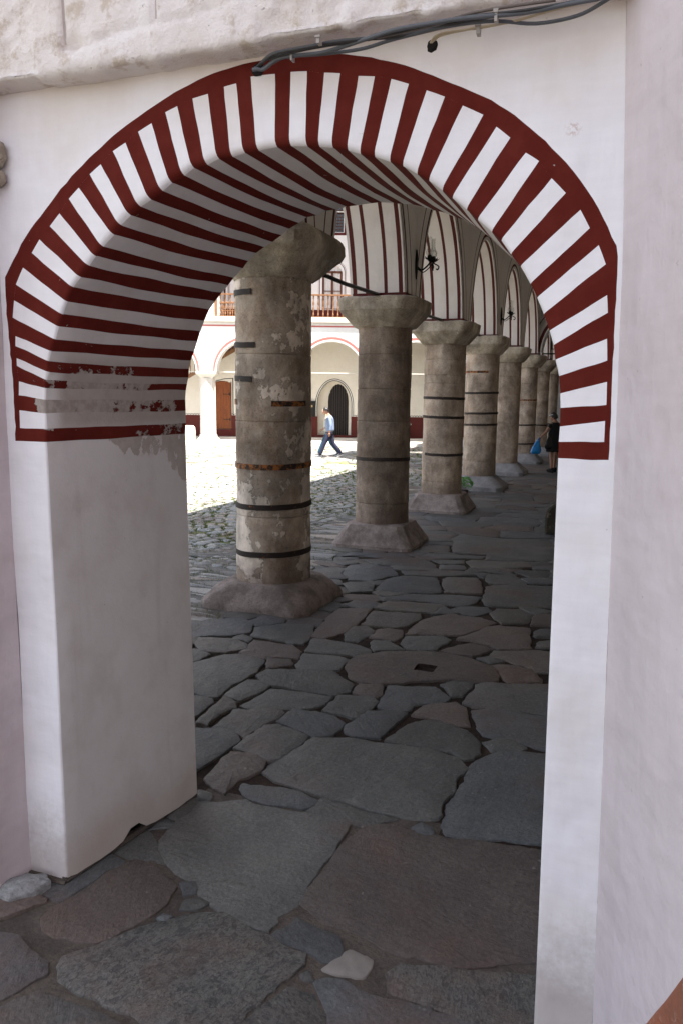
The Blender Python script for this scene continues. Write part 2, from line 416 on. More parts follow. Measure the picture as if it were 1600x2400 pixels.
TRACED = [
('b',[-172,343,-153,355,-113,373,-95,358,-87,337,-99,323,-126,310,-144,303]),
('g',[-91,355,-73,373,-45,376,-40,364,-35,340,-34,326,-41,325,-83,332,-84,338]),
('n',[-115,293,-120,309,-91,318,-74,306,-70,297,-81,283,-98,279]),
('g',[-95,320,-90,330,-79,327,-77,315,-89,318]),
('r',[-71,288,-75,322,-39,320,-27,308,-23,294,-41,290,-48,282]),
('g',[-127,281,-109,283,-102,281,-90,275,-92,256,-105,245]),
('g',[-95,243,-91,254,-80,280,-66,286,-46,277,-42,268,-39,249,-42,232,-44,220,-42,199,-59,200,-71,197]),
('r',[-45,283,-27,288,-22,279,-28,272,-35,263]),
('g',[-19,280,-24,306,3,310,14,303,14,280,1,274,-15,272]),
('g',[-24,309,-32,343,0,343,21,333,24,326,18,315,1,313]),
('r',[-37,361,-43,400,-44,436,-15,449,-12,409,-13,366,-23,348,-36,347]),
('g',[-11,368,-10,388,8,384,6,349,-6,351]),
('g',[-36,248,-35,262,10,276,19,270,35,255,35,242,27,232,4,233,-17,235,-29,240]),
('g',[-40,206,-39,238,-31,238,-19,234,-20,223,-23,209,-26,201,-33,203]),
('g',[-21,194,-15,229,5,230,29,229,29,220,24,210,4,197,-13,192]),
('n',[-33,158,-38,201,-25,197,-23,190,-28,176,-25,159]),
('g',[-75,191,-58,198,-45,198,-41,192,-40,170,-48,150]),
('g',[-21,158,-22,185,5,197,10,193,11,182,5,172,2,152,-10,158]),
('b',[11,181,13,202,39,202,50,194,50,175,40,168,29,174]),
('g',[32,207,31,235,53,238,60,233,58,218,55,202]),
('r',[38,242,38,258,53,260,60,244,56,240]),
('b',[-45,139,-29,152,-11,158,2,150,3,146,-2,109,-7,82]),
('g',[4,137,7,172,13,177,38,168,38,163,33,134,29,129,17,135]),
('r',[6,101,6,132,17,133,29,127,31,117,24,105,25,89,12,96]),
('g',[32,117,31,126,35,136,41,166,60,175,77,174,108,176,129,168,133,161,131,156,130,131,129,106,123,103,102,101,77,104,57,108,43,110]),
('b',[28,95,28,103,43,104,59,105,71,100,70,95,65,91,38,89]),
('g',[7,84,11,87,19,86,21,81,15,80]),
('b',[-94,580,-99,623,-81,632,-49,627,-32,593,-52,555,-75,553]),
('b',[-125,666,-125,695,-80,707,-54,714,-44,698,-69,683,-119,677]),
('g',[-102,658,-28,693,-5,665,-2,642,-39,639,-72,640]),
('n',[-49,749,-45,787,-17,790,-9,746,-31,730]),
('g',[-24,843,-21,890,105,899,124,824,125,747,101,733,41,752,-1,743]),
('g',[-35,707,-30,726,42,740,38,724,-7,705]),
('g',[-17,689,21,704,24,685,0,672]),
('g',[0,663,27,671,34,650,6,642]),
('n',[25,699,30,708,98,721,105,696,78,676,37,663]),
('g',[-37,620,38,642,52,627,15,609,-25,600]),
('b',[-35,519,-36,568,-25,590,12,599,30,542,30,530,-7,516]),
('n',[20,593,22,603,55,613,66,574,70,547,35,536]),
('g',[62,623,63,638,89,648,108,617,108,605,70,593]),
('g',[88,664,93,676,125,680,128,644,112,637]),
('g',[77,526,71,580,77,590,137,615,146,518,127,511,91,502,83,503]),
('g',[-76,533,-70,541,-44,542,-35,511,-55,500]),
('r',[-60,488,-53,494,-25,500,-17,482,-20,476,-46,473]),
('b',[-20,498,7,515,53,532,73,530,71,504,61,489,29,494,-7,491]),
('n',[-14,451,-9,480,42,491,48,486,43,457,13,454]),
('n',[-6,394,-10,439,33,448,36,438,31,404,18,397,1,394]),
('b',[54,475,62,487,86,497,91,481,80,460,68,464]),
('r',[36,383,38,429,57,459,86,458,102,447,96,430,81,399,54,390]),
('n',[91,475,96,495,116,504,129,490,128,455,107,446]),
('r',[80,386,98,432,105,439,132,440,140,385,117,376,96,385]),
('g',[38,360,39,378,67,390,75,383,71,361,69,353,50,345]),
('r',[13,362,11,385,18,392,31,391,35,375,33,361]),
('g',[-13,367,-12,387,-1,391,11,380,5,350,-4,347]),
('g',[20,338,17,356,29,360,46,343,25,330]),
('r',[73,352,84,371,96,381,112,373,101,349,91,348]),
('m',[16,290,15,306,21,321,41,337,62,344,82,346,101,340,117,328,126,311,127,301,117,293,95,291,73,280,51,262,38,262,27,270]),
('n',[111,355,114,369,162,388,167,332,152,331,127,349]),
('g',[104,346,112,352,124,346,116,337]),
('r',[119,332,124,337,147,334,156,317,155,310,134,301]),
('g',[91,280,97,289,112,291,110,265,104,262]),
('b',[63,223,59,248,57,263,88,273,103,256,100,249,85,240,82,225]),
('g',[113,252,115,286,125,294,169,309,174,252,149,252,121,248]),
('r',[86,220,89,238,108,252,115,244,122,223,123,218,116,217,105,221]),
('b',[120,242,133,250,174,248,179,196,162,204,148,208,133,208,126,225]),
('b',[52,189,55,196,59,215,74,223,83,220,82,213,76,180,61,181,56,182]),
('g',[82,179,88,208,95,218,106,218,123,210,134,196,136,183,130,172,109,180]),
('g',[136,198,141,204,149,207,160,199,159,196,141,188]),
('b',[134,162,136,173,147,188,157,193,179,196,188,140,191,107,167,101,137,94,133,101,132,122,134,146]),
('r',[131,486,152,505,156,455,132,450]),
('b',[137,431,146,445,157,445,159,424,141,419]),
('g',[144,390,144,407,159,420,162,392]),
('r',[7,-22,4,-15,6,-2,10,13,15,24,25,26,35,20,42,15,45,4,40,-11,35,-21,26,-26,18,-27,11,-26]),
('g',[18,38,16,53,16,77,38,87,44,84,73,88,92,87,93,70,92,48,92,25,88,4,85,4,71,6,60,11,52,16,48,21,37,24,28,29]),
('s',[33,-44,27,-35,35,-26,43,-13,56,1,68,5,89,2,106,-1,106,-9,102,-21,98,-36,95,-50,83,-52,49,-47]),
('b',[-15,-36,3,-33,13,-36,24,-39,27,-44,22,-57,17,-67]),
('g',[19,-69,25,-58,31,-50,45,-50,71,-55,76,-68,34,-84]),
('b',[43,18,48,20,52,15,49,11]),
('g',[51,3,50,7,54,12,61,10,59,6]),
('b',[46,-5,47,-2,51,-2,50,-5]),
('r',[93,24,93,46,95,68,99,87,110,92,137,92,159,95,191,101,194,63,194,39,156,20,143,20,139,17,132,18,117,19,101,20]),
('b',[91,3,96,16,112,15,117,10,118,4,114,1,99,2]),
('w',[114,-3,117,5,121,11,126,10,129,9,130,5,125,-1,119,-3]),
('b',[114,-9,122,-5,134,-5,149,-3,165,-2,198,2,200,-21,133,-46,121,-19]),
('s',[136,7,140,13,154,18,196,29,198,4,165,-1,148,-1,138,-1]),
('s',[99,-39,101,-30,106,-16,116,-14,122,-20,132,-47,97,-60]),
('g',[108,-9,110,-6,113,-9,110,-10]),
('b',[121,95,123,100,130,97,132,92,125,91]),
]
WHITES = [[[-0.127,1.862],[-0.126,1.929],[-0.006,1.919],[-0.005,1.861]],[[-0.126,1.985],[-0.122,2.037],[0.0,2.013],[-0.005,1.97]],[[-0.128,2.096],[-0.128,2.123],[0.014,2.073],[0.005,2.043]],[[-0.131,2.168],[-0.128,2.205],[0.03,2.149],[0.018,2.112]],[[-0.137,2.273],[-0.126,2.335],[0.068,2.237],[0.05,2.191]],[[-0.115,2.392],[-0.079,2.451],[0.109,2.325],[0.086,2.28]],[[-0.035,2.501],[0.003,2.547],[0.17,2.409],[0.136,2.375]],[[0.05,2.589],[0.096,2.631],[0.238,2.478],[0.207,2.447]],[[0.14,2.677],[0.185,2.711],[0.317,2.547],[0.27,2.509]],[[0.234,2.752],[0.281,2.781],[0.387,2.608],[0.345,2.578]],[[0.332,2.819],[0.384,2.842],[0.47,2.654],[0.427,2.634]],[[0.436,2.872],[0.489,2.894],[0.554,2.702],[0.516,2.679]],[[0.543,2.923],[0.589,2.937],[0.639,2.743],[0.601,2.722]],[[0.647,2.954],[0.704,2.962],[0.733,2.764],[0.689,2.749]],[[0.763,2.977],[0.807,2.982],[0.829,2.773],[0.784,2.765]],[[0.859,2.996],[0.943,2.994],[0.943,2.781],[0.878,2.776]],[[0.997,2.993],[1.052,2.988],[1.048,2.773],[0.992,2.779]],[[1.11,2.977],[1.162,2.969],[1.134,2.761],[1.089,2.768]],[[1.22,2.954],[1.272,2.946],[1.225,2.733],[1.184,2.748]],[[1.324,2.933],[1.378,2.913],[1.32,2.703],[1.271,2.722]],[[1.433,2.889],[1.488,2.865],[1.406,2.66],[1.361,2.687]],[[1.542,2.835],[1.602,2.804],[1.485,2.608],[1.443,2.638]],[[1.641,2.768],[1.682,2.734],[1.56,2.547],[1.516,2.583]],[[1.728,2.689],[1.766,2.663],[1.637,2.48],[1.594,2.517]],[[1.803,2.614],[1.844,2.571],[1.696,2.413],[1.666,2.454]],[[1.886,2.523],[1.914,2.472],[1.756,2.326],[1.725,2.377]],[[1.941,2.424],[1.963,2.371],[1.798,2.239],[1.777,2.286]],[[1.971,2.287],[1.976,2.238],[1.831,2.15],[1.817,2.191]],[[1.978,2.166],[1.982,2.105],[1.851,2.061],[1.838,2.108]],[[1.985,2.045],[1.987,1.98],[1.859,1.969],[1.856,2.011]],[[1.986,1.934],[1.987,1.874],[1.859,1.87],[1.86,1.915]]]
EXTRA = [[-0.149,1.814],[-0.15,2.055],[-0.16,2.206],[-0.165,2.296],[-0.165,2.42],[-0.116,2.486],[-0.075,2.546],[-0.009,2.609],[0.006,2.621],[0.117,2.725],[0.26,2.822],[0.352,2.88],[0.493,2.945],[0.603,2.99],[0.741,3.027],[0.873,3.04],[1.022,3.042],[1.165,3.023],[1.256,3.002],[1.372,2.965],[1.438,2.933],[1.582,2.863],[1.646,2.829],[1.734,2.759],[1.816,2.681],[1.885,2.6],[1.942,2.515],[1.975,2.443],[1.993,2.413],[1.996,2.259],[1.997,2.139],[1.999,2.017],[2.003,1.828]]
CABLES = {'a':[[0.895,2.991],[0.912,2.991],[0.933,2.989],[0.979,3.011],[1.046,3.013],[1.123,3.01],[1.2,3.02],[1.264,3.03],[1.348,3.042],[1.448,3.045],[1.558,3.044],[1.709,3.035],[1.817,3.039],[1.922,3.043],[1.948,3.052]],'b':[[0.898,3.003],[0.909,3.011],[0.956,3.037],[1.068,3.042],[1.157,3.045],[1.243,3.041],[1.377,3.034],[1.563,3.048],[1.739,3.049],[1.905,3.051]],'c':[[0.898,2.997],[0.933,2.996],[1.002,3.016],[1.113,3.009],[1.243,3.007],[1.327,3.018],[1.409,3.026],[1.515,3.033],[1.634,3.028],[1.747,3.006],[1.854,3.01],[1.922,3.035],[1.944,3.048]],'d':[[1.454,3.002],[1.464,3.008],[1.485,3.017],[1.559,3.022],[1.636,3.023],[1.705,3.027],[1.796,3.039],[1.895,3.047]],'e':[[1.26,3.036],[1.446,3.047],[1.562,3.064],[1.681,3.066],[1.795,3.064]],'f':[[1.451,3.001],[1.466,3.017],[1.503,3.023],[1.588,3.02],[1.682,3.023]],'g':[[0.904,3.0],[0.92,3.015],[0.985,3.026],[1.098,3.033],[1.22,3.034],[1.39,3.043],[1.551,3.054],[1.716,3.048],[1.884,3.052]]}
# ------------------------------------------------------------------ polygons and stones
def gz(x, y):
    t = max(0, min(1, (x-.7)/1.1)); u = max(0, min(1, (1.3-y)/1.6)); t = t*t*(3-2*t); u = u*u*(3-2*u); return -.11*t*u
def chaikin(p, it=1):
    for _ in range(it):
        q = []
        for i in range(len(p)):
            a, b = p[i], p[(i+1) % len(p)]
            q.append((a[0]*.86+b[0]*.14, a[1]*.86+b[1]*.14)); q.append((a[0]*.14+b[0]*.86, a[1]*.14+b[1]*.86))
        p = q
    return p
def area(p): return .5*sum(p[i][0]*p[(i+1) % len(p)][1]-p[(i+1) % len(p)][0]*p[i][1] for i in range(len(p)))
def cen(p): return sum(a[0] for a in p)/len(p), sum(a[1] for a in p)/len(p)
def inset(p, d):
    n = len(p); out = []
    for i in range(n):
        a, b, c = p[i-1], p[i], p[(i+1) % n]
        e1 = (b[0]-a[0], b[1]-a[1]); e2 = (c[0]-b[0], c[1]-b[1])
        nx, ny = -(e1[1]+e2[1]), e1[0]+e2[0]; L = math.hypot(nx, ny) or 1
        out.append((b[0]+nx/L*d, b[1]+ny/L*d))
    return out
def densify(p, s):
    q = []
    for i in range(len(p)):
        a, b = p[i], p[(i+1) % len(p)]; n = max(1, int(round(math.hypot(b[0]-a[0], b[1]-a[1])/s)))
        for k in range(n): q.append((a[0]+(b[0]-a[0])*k/n, a[1]+(b[1]-a[1])*k/n))
    return q
def stone(mb, p, zt=0., th=.07, bev=.012, seed=0, ragged=.006, tilt=(0, 0), bulge=.004, mi=0, step=None, jag=True, hole=None):
    ragged = min(ragged, .16*math.sqrt(abs(area(p))))
    """a laid stone: ragged outline, broken arris, slightly crowned top"""
    if area(p) < 0: p = p[::-1]
    if step: p = densify(p, step)
    if jag: p = chaikin(p, 1)
    c = cen(p); p = [(x+ragged*noise.noise(Vector((x*7, y*7, seed)))+ragged*.6*noise.noise(Vector((x*27, y*27, seed+5))),
                      y+ragged*noise.noise(Vector((x*7, y*7, seed+9)))+ragged*.6*noise.noise(Vector((x*27, y*27, seed+3)))) for x, y in p]
    r = math.sqrt(abs(area(p)))
    def z(x, y, o): return zt+o+gz(x, y)+(x-c[0])*tilt[0]+(y-c[1])*tilt[1]+.008*noise.noise(Vector((x*3.5, y*3.5, seed*1.3)))+.003*noise.noise(Vector((x*11, y*17, seed*1.3)))
    p1 = inset(p, bev*.35); p2 = inset(p, min(bev*1.3, r*.12))
    p3 = [(c[0]+(x-c[0])*.72, c[1]+(y-c[1])*.72) for x, y in p2]
    n = len(p)
    rows = [[(x, y, zt-th+gz(x, y)) for x, y in p], [(x, y, z(x, y, -bev)) for x, y in p], [(x, y, z(x, y, -bev*.3)) for x, y in p1],
            [(x, y, z(x, y, 0)) for x, y in p2], [(x, y, z(x, y, bulge)) for x, y in p3]]
    if hole:
        hx, hy, hs = hole; sq = []
        for x, y in p3:
            dx, dy = x-hx, y-hy; k = hs/max(abs(dx), abs(dy)); sq.append((hx+dx*k, hy+dy*k))
        rows += [[(x, y, z(x, y, bulge)) for x, y in sq], [(x, y, zt-.055) for x, y in sq]]
        mb.grid(rows, lambda i, j: 1 if i >= 5 else mi, close=True); mb.v.append((hx, hy, zt-.057)); t = len(mb.v)-1; e = t-n
        for k in range(n): mb.f.append((e+k, e+(k+1) % n, t)); mb.m.append(1)
        return
    b = len(mb.v); mb.grid(rows, mi, close=True)
    mb.v.append((c[0], c[1], z(c[0], c[1], bulge*1.4))); t = len(mb.v)-1; e = b+4*n
    for k in range(n): mb.f.append((e+k, e+(k+1) % n, t)); mb.m.append(mi)
def clip(poly, nx, ny, d):
    out = []; n = len(poly)
    for i in range(n):
        a, b = poly[i], poly[(i+1) % n]
        da = a[0]*nx+a[1]*ny-d; db = b[0]*nx+b[1]*ny-d
        if da <= 0: out.append(a)
        if (da < 0 < db) or (db < 0 < da):
            t = da/(da-db); out.append((a[0]+(b[0]-a[0])*t, a[1]+(b[1]-a[1])*t))
    return out
def voronoi(sites, asp=1.0, R0=1.2, k=20):
    """cells of the sites in a metric where y counts asp times"""
    S = np.array([(x, y*asp) for x, y in sites]); cells = []
    order = np.argsort(S[:, 0]); xs = S[order, 0]
    for i in range(len(S)):
        lo = np.searchsorted(xs, S[i, 0]-R0*2); hi = np.searchsorted(xs, S[i, 0]+R0*2)
        idx = order[lo:hi]; d = ((S[idx]-S[i])**2).sum(1); o = idx[np.argsort(d)[1:k+1]]
        x, y = S[i]; p = [(x-R0, y-R0), (x+R0, y-R0), (x+R0, y+R0), (x-R0, y+R0)]
        for j in o:
            nx, ny = S[j]-S[i]; L = math.hypot(nx, ny)
            if L < 1e-6: continue
            nx /= L; ny /= L; m = (S[i]+S[j])/2
            p = clip(p, nx, ny, m[0]*nx+m[1]*ny)
            if len(p) < 3: break
        cells.append([(a, b/asp) for a, b in p])
    return cells
def pip(x, y, p):
    c = False; n = len(p); j = n-1
    for i in range(n):
        if (p[i][1] > y) != (p[j][1] > y) and x < (p[j][0]-p[i][0])*(y-p[i][1])/(p[j][1]-p[i][1])+p[i][0]: c = not c
        j = i
    return c
def near_edge(x, y, p):
    best = (1e9, x, y)
    for i in range(len(p)):
        ax, ay = p[i]; bx, by = p[(i+1) % len(p)]; dx, dy = bx-ax, by-ay
        t = max(0, min(1, ((x-ax)*dx+(y-ay)*dy)/(dx*dx+dy*dy+1e-12))); qx, qy = ax+t*dx, ay+t*dy
        d = math.hypot(x-qx, y-qy)
        if d < best[0]: best = (d, qx, qy)
    return best

# ------------------------------------------------------------------ ground
gsheet = MB()
gsheet.quad((-120, -60, -.19), (120, -60, -.19), (120, 120, -.19), (-120, 120, -.19))
g = gsheet.build('ground', M['dirt']); tag(g, 'bare earth ground beneath the whole monastery yard', 'ground', kind='structure')

floor = empty('gallery_floor', (0, 5, -.1), 'dark irregular slate paving running through the arch and along the colonnade', 'paving', kind='structure')
bed = MB(); rows = []
for j in range(0, 86):
    y = -4+j*.5 if j > 20 else -4+j*.5
    rows.append([])
ys = [-4+.12*i for i in range(50)] + [2+.6*i for i in range(1, 62)]
xs = [-2.15+.12*i for i in range(60)]
rows = []
for y in ys:
    row = []
    for x in xs:
        base = -.009 if y < .3 else (-.008-.008*min(1, (y-.3)/.9))
        row.append((x, y, gz(x, y)+base+.010*noise.noise(Vector((x*2.1, y*2.1, 3)))+.004*noise.noise(Vector((x*9, y*9, 1)))))
    rows.append(row)
bed.grid(rows, lambda i, j: 0 if ys[i] < .7+.4*math.sin(xs[j]*2) else 1)
bed.build('mortar_bed', [M['mortar'], M['joint']], floor, smooth=True)

KM = {'g': 'slate_g', 'b': 'slate_b', 'r': 'slate_r', 'n': 'slate_n', 's': 'slate_s', 'w': 'quartz', 'm': 'slate_r'}
traced = []
for k, c in TRACED:
    p = [(c[i]/100, c[i+1]/100) for i in range(0, len(c), 2)]
    if area(p) < 0: p = p[::-1]
    traced.append((k, p))
for i, (k, p) in enumerate(traced):
    cx, cy = cen(p); mb = MB(); r = math.sqrt(area(p))
    deep = cy > .6
    rr = random.Random(i)
    stone(mb, inset(p, -.011 if deep else -.008), rr.uniform(-.004, .004) if deep else rr.uniform(-.003, .004), .09, .008 if deep else .005, i, .022,
          (rr.uniform(-.012, .012), rr.uniform(-.012, .012)) if deep else (rr.uniform(-.004, .004),)*2, .003, step=.055, hole=((cx+.04, cy+.0, .075) if k == 'm' else None))
    o = mb.build('paving_stone', [M[KM[k]], M['joint']] if k == 'm' else M[KM[k]], floor, smooth=True, angle=40)
    if k == 'm':
        o['label'] = 'round millstone with a square socket set in the paving'
    if k == 'w': o['label'] = 'pointed white quartz stone in the mortar'

def push_out(p, s):
    for k, t, bb in tb:
        if bb[0]-.9 < s[0] < bb[1]+.9 and bb[2]-.9 < s[1] < bb[3]+.9:
            d, ex, ey = near_edge(s[0], s[1], t)
            if d > 1.2: continue
            nx, ny = ex-s[0], ey-s[1]; L = math.hypot(nx, ny) or 1; nx /= L; ny /= L
            p = clip(p, nx, ny, nx*ex+ny*ey+.004)
            if len(p) < 3: return p
    return p
tb = [(k, t, (min(a[0] for a in t), max(a[0] for a in t), min(a[1] for a in t), max(a[1] for a in t))) for k, t in traced]
sites = []; rr = random.Random(3)
y = -3.6; row = 0
while y < 38:
    dy = .40 if y < 9 else .46
    x = -2.1+rr.uniform(0, .4)
    while x < 2.9:
        w = rr.choice((.42, .6, .75, .95, 1.15))
        px, py = x+w/2, y+rr.uniform(-.12, .12)
        ok = True
        for k, t, bb in tb:
            if bb[0]-.2 < px < bb[1]+.2 and bb[2]-.2 < py < bb[3]+.2 and (pip(px, py, t) or near_edge(px, py, t)[0] < .09): ok = False; break
        if ok: sites.append((px, py))
        x += w
    y += dy; row += 1
for _ in range(2600):
    px, py = rr.uniform(-2.0, 2.6), rr.uniform(-3.4, 8.6); ok = True
    for k, t, bb in tb:
        if bb[0]-.2 < px < bb[1]+.2 and bb[2]-.2 < py < bb[3]+.2 and (pip(px, py, t) or near_edge(px, py, t)[0] < .05): ok = False; break
    if ok and min((px-a)**2+((py-b)*1.5)**2 for a, b in sites) > .22**2:
        if any(bb[0]-.3 < px < bb[1]+.3 and bb[2]-.3 < py < bb[3]+.3 and near_edge(px, py, t)[0] < .28 for k, t, bb in tb): sites.append((px, py))
cells = voronoi(sites, 1.7, 1.3, 22)
free = []
for i, (s, p) in enumerate(zip(sites, cells)):
    if len(p) < 3: continue
    p = inset(p if area(p) > 0 else p[::-1], .003)
    if s[1] < 9: p = push_out(p, s)
    if len(p) < 3: continue
    a = area(p)
    if a < .012: continue
    v = in_view((s[0], s[1], 0)); vis = 0
    if v and -100 < v[0] < 1330 and 900 < v[1] < 2600: vis = a/v[2]**2
    free.append((vis, i, p, s))
free.sort(key=lambda t: -t[0])
nobj = 300-len(traced)
rest = MB(); rm = [M['slate_g'], M['slate_b'], M['slate_r'], M['slate_n']]
for n_, (vis, i, p, s) in enumerate(free):
    r2 = random.Random(i*7); mi = r2.choice((0, 0, 0, 1, 1, 3, 2))
    far = s[1] > 6
    mb = MB() if n_ < nobj else rest
    stone(mb, p, r2.uniform(-.004, .005), .08, .008, i, .024, (r2.uniform(-.012, .012), r2.uniform(-.012, .012)), .003, mi if mb is rest else 0, step=(.09 if s[1] < 12 else .3), jag=True)
    if n_ < nobj: mb.build('paving_stone', rm[mi], floor, smooth=True, angle=40)
o = rest.build('paving_stones', rm, floor, smooth=True, angle=40); o['kind'] = 'stuff'

# courtyard of small cobbles with grass between
yard = empty('courtyard', (-6, 15, -.1), 'sunlit cobbled courtyard with grass growing between the stones', 'courtyard', kind='structure')
yb = MB(); rows = []
for j in range(70):
    y = -8+j*.65; rows.append([(x, y, -.016+.010*noise.noise(Vector((x*1.3, y*1.3, 4)))) for x in [-26+.7*i for i in range(35)]+[-2.05]])
yb.grid(rows); yb.build('yard_soil', M['yardsoil'], yard, smooth=True)
sites = []; rr = random.Random(11)
def dens(x, y):
    if y < 17 and x > -7.5: return .17
    if x > -14: return .36
    return .6
y = -2
while y < 33:
    x = -2.25
    while x > -20:
        w = dens(x, y); 
        if w > .3 and (int(y*10) % (2 if w < .5 else 3)): x -= w*rr.uniform(.8, 1.3); continue
        sites.append((x+rr.uniform(-.35, .35)*w, y+rr.uniform(-.3, .3)*w*.8)); x -= w*rr.choice((.7, 1., 1.3, 1.8, 1.2))
    y += .135 if y < 17 else .18
cells = voronoi(sites, 1.25, .9, 16)
free = []
for i, (s, p) in enumerate(zip(sites, cells)):
    if len(p) < 3 or rr.random() < .05: continue
    p = inset(p if area(p) > 0 else p[::-1], rr.uniform(.010, .030))
    a = area(p)
    if a < .004: continue
    # below the surface of the far building's plinth: leave out
    v = in_view((s[0], s[1], 0)); vis = 0
    if v and 425 < v[0] < 1000 and 1030 < v[1] < 1450: vis = a/v[2]**2
    free.append((vis, i, p, s))
free.sort(key=lambda t: -t[0])
M['cob1'] = m_slate('cobble_grey', (.175, .172, .165), (.25, .243, .232), var=.4)
M['cob2'] = m_slate('cobble_warm', (.21, .18, .155), (.275, .24, .21), var=.4)
M['cob3'] = m_slate('cobble_blue', (.155, .157, .160), (.215, .220, .222), var=.4)
cm = [M['cob1'], M['cob2'], M['cob3']]
rest = MB(); grass = MB()
for n_, (vis, i, p, s) in enumerate(free):
    r2 = random.Random(i*5+1); mi = r2.choice((0, 0, 2, 2, 1))
    mb = MB() if n_ < 300 else rest
    stone(mb, p, r2.uniform(-.006, .007), .06, .010, i, .012, (r2.uniform(-.03, .03), r2.uniform(-.03, .03)), .008, mi if mb is rest else 0, step=None, jag=(s[1] < 16 and s[0] > -7.5))
    if n_ < 300: mb.build('cobblestone', cm[mi], yard, smooth=True, angle=50)
o = rest.build('cobblestones', cm, yard, smooth=True, angle=50); o['kind'] = 'stuff'
for vis, i, p, s in free:
    near = s[1] < 16 and s[0] > -7.5
    for (x, y) in densify(p, .07 if near else .2):
        g_ = noise.noise(Vector((x*.9, y*.9, 8)))
        if rr.random() < (1.25+1.4*g_)*(1 if near else .6)*(.22 if x < -5.0-.02*y else 1):  # tufts thinned past the shadow edge so sunlit ground reads paler
            for _ in range(5 if near else 3):
                bx, by = x+rr.gauss(0, .022), y+rr.gauss(0, .022); a = rr.uniform(0, 6.28); h = rr.uniform(.012, .036)*(1 if near else 1.6); w = rr.uniform(.004, .009)*(1 if near else 2.2)
                lx, ly = rr.gauss(0, .02), rr.gauss(0, .02)
                grass.add([(bx-w*math.cos(a), by-w*math.sin(a), -.025), (bx+w*math.cos(a), by+w*math.sin(a), -.025), (bx+lx, by+ly, h-.008)], [(0, 1, 2)])
o = grass.build('grass', M['grass']); tag(o, 'short green grass and moss in the joints of the courtyard cobbles', 'grass', kind='stuff')
# ------------------------------------------------------------------ the near archway
def wv(u, z): return .007*noise.noise(Vector((u*1.4, z*1.4, 2)))+.002*noise.noise(Vector((u*7, z*7, 5)))
SV = [0, .1, .2, .29, .36, .42, .48, .54, .62, .72, .82, .91, 1.0]
def profile(O, I, ru, k, seg=6):
    """front face from O to the arris I, round the arris, then back through the soffit"""
    dx, dz = O[0]-I[0], O[1]-I[1]; L = math.hypot(dx, dz); dx /= L; dz /= L
    tx, tz = -dz, dx; pts = []
    for s in range(seg):
        t = s/seg; r = L+(.026-L)*t
        w = .0035*noise.noise(Vector((k*3.1, r*14, 1)))*math.sin(math.pi*min(1, t+.1))
        u, z = I[0]+dx*r+tx*w, I[1]+dz*r+tz*w; pts.append((u, wv(u, z), z))
    c = .010+.016*max(0, min(1, (I[1]-2.1)/.6))+.003*noise.noise(Vector((k*1.7, 0, 4)))
    for a in (0, 25, 50, 75):
        r = c-c*math.sin(R(a)); v = c-c*math.cos(R(a)); u, z = I[0]+dx*r, I[1]+dz*r
        pts.append((u, v+wv(u, z)*(1-a/90), z))
    for t in SV:
        v = c+(.81-c)*t
        w = .006*noise.noise(Vector((k*2.3, v*5, 9)))*(1 if 0 < t < 1 else .4)
        sag = .010*math.sin(math.pi*t)+.004*noise.noise(Vector((k*.6, v*3, 2)))
        u = I[0]+(ru-I[0])*(v/.81)+tx*w-dx*sag; z = I[1]+tz*w-dz*sag
        pts.append((u, v, z))
    return pts
def ru_of(u): return .11+.941*u
arch = empty('arch_wall', (-.17, 0, 0), 'white limewashed wall pierced by the large near archway with oxblood and white stripes', 'archway')
bnd = []   # (outer, inner)
bnd.append(((-.130, 1.812), (-.009, 1.812)))
for w in WHITES: bnd.append((w[0], w[3])); bnd.append((w[1], w[2]))
bnd.append(((1.985, 1.822), (1.860, 1.822)))
PR = [profile(o, i, ru_of(i[0]), k) for k, (o, i) in enumerate(bnd)]
def midprof(a, b, w=.5):
    return [tuple(p[j]*(1-w)+q[j]*w for j in range(3)) for p, q in zip(a, b)]
# bulge mid profiles outwards so the intrados stays a curve
def arcmid(k):
    m = midprof(PR[k], PR[k+1]); out = []
    o0, i0 = bnd[k]; o1, i1 = bnd[k+1]
    chord = math.hypot(i1[0]-i0[0], i1[1]-i0[1]); h = chord*chord/8/.95
    cx, cz = (i0[0]+i1[0])/2-.93, (i0[1]+i1[1])/2-1.83; L = math.hypot(cx, cz) or 1
    if (i0[1]+i1[1])/2 < 2.0: h = 0
    return [(p[0]+cx/L*h, p[1], p[2]+cz/L*h) for p in m]
for k in range(len(bnd)-1):
    red = (k % 2 == 0)
    mb = MB(); rows = [PR[k], arcmid(k), PR[k+1]]
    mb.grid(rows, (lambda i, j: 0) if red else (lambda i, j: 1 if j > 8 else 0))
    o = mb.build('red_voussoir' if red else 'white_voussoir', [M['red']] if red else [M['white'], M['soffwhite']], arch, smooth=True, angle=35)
# extrados seen from the arch's centre, at the same bearings as the stripe corners
def extr(o):
    cx, cz = .93, 1.78; dx, dz = o[0]-cx, o[1]-cz
    for a, b in zip(EXTRA[:-1], EXTRA[1:]):
        ex, ez = b[0]-a[0], b[1]-a[1]; den = dx*ez-dz*ex
        if abs(den) < 1e-9: continue
        t = ((a[0]-cx)*ez-(a[1]-cz)*ex)/den; s = ((a[0]-cx)*dz-(a[1]-cz)*dx)/den
        if t > 0 and -.001 <= s <= 1.001: return (cx+dx*t, cz+dz*t)
    return None
OUT = []
for k, (o, i) in enumerate(bnd):
    pr = PR[k][0]
    OUT.append((pr[0], pr[2]))
    if k < len(bnd)-1: m = arcmid(k)[0]; OUT.append((m[0], m[2]))
EX = []
for k, o in enumerate(OUT):
    e = extr(o)
    if k == 0: e = (-.152, 1.812)
    if k == len(OUT)-1: e = (2.002, 1.828)
    EX.append(e or EX[-1])
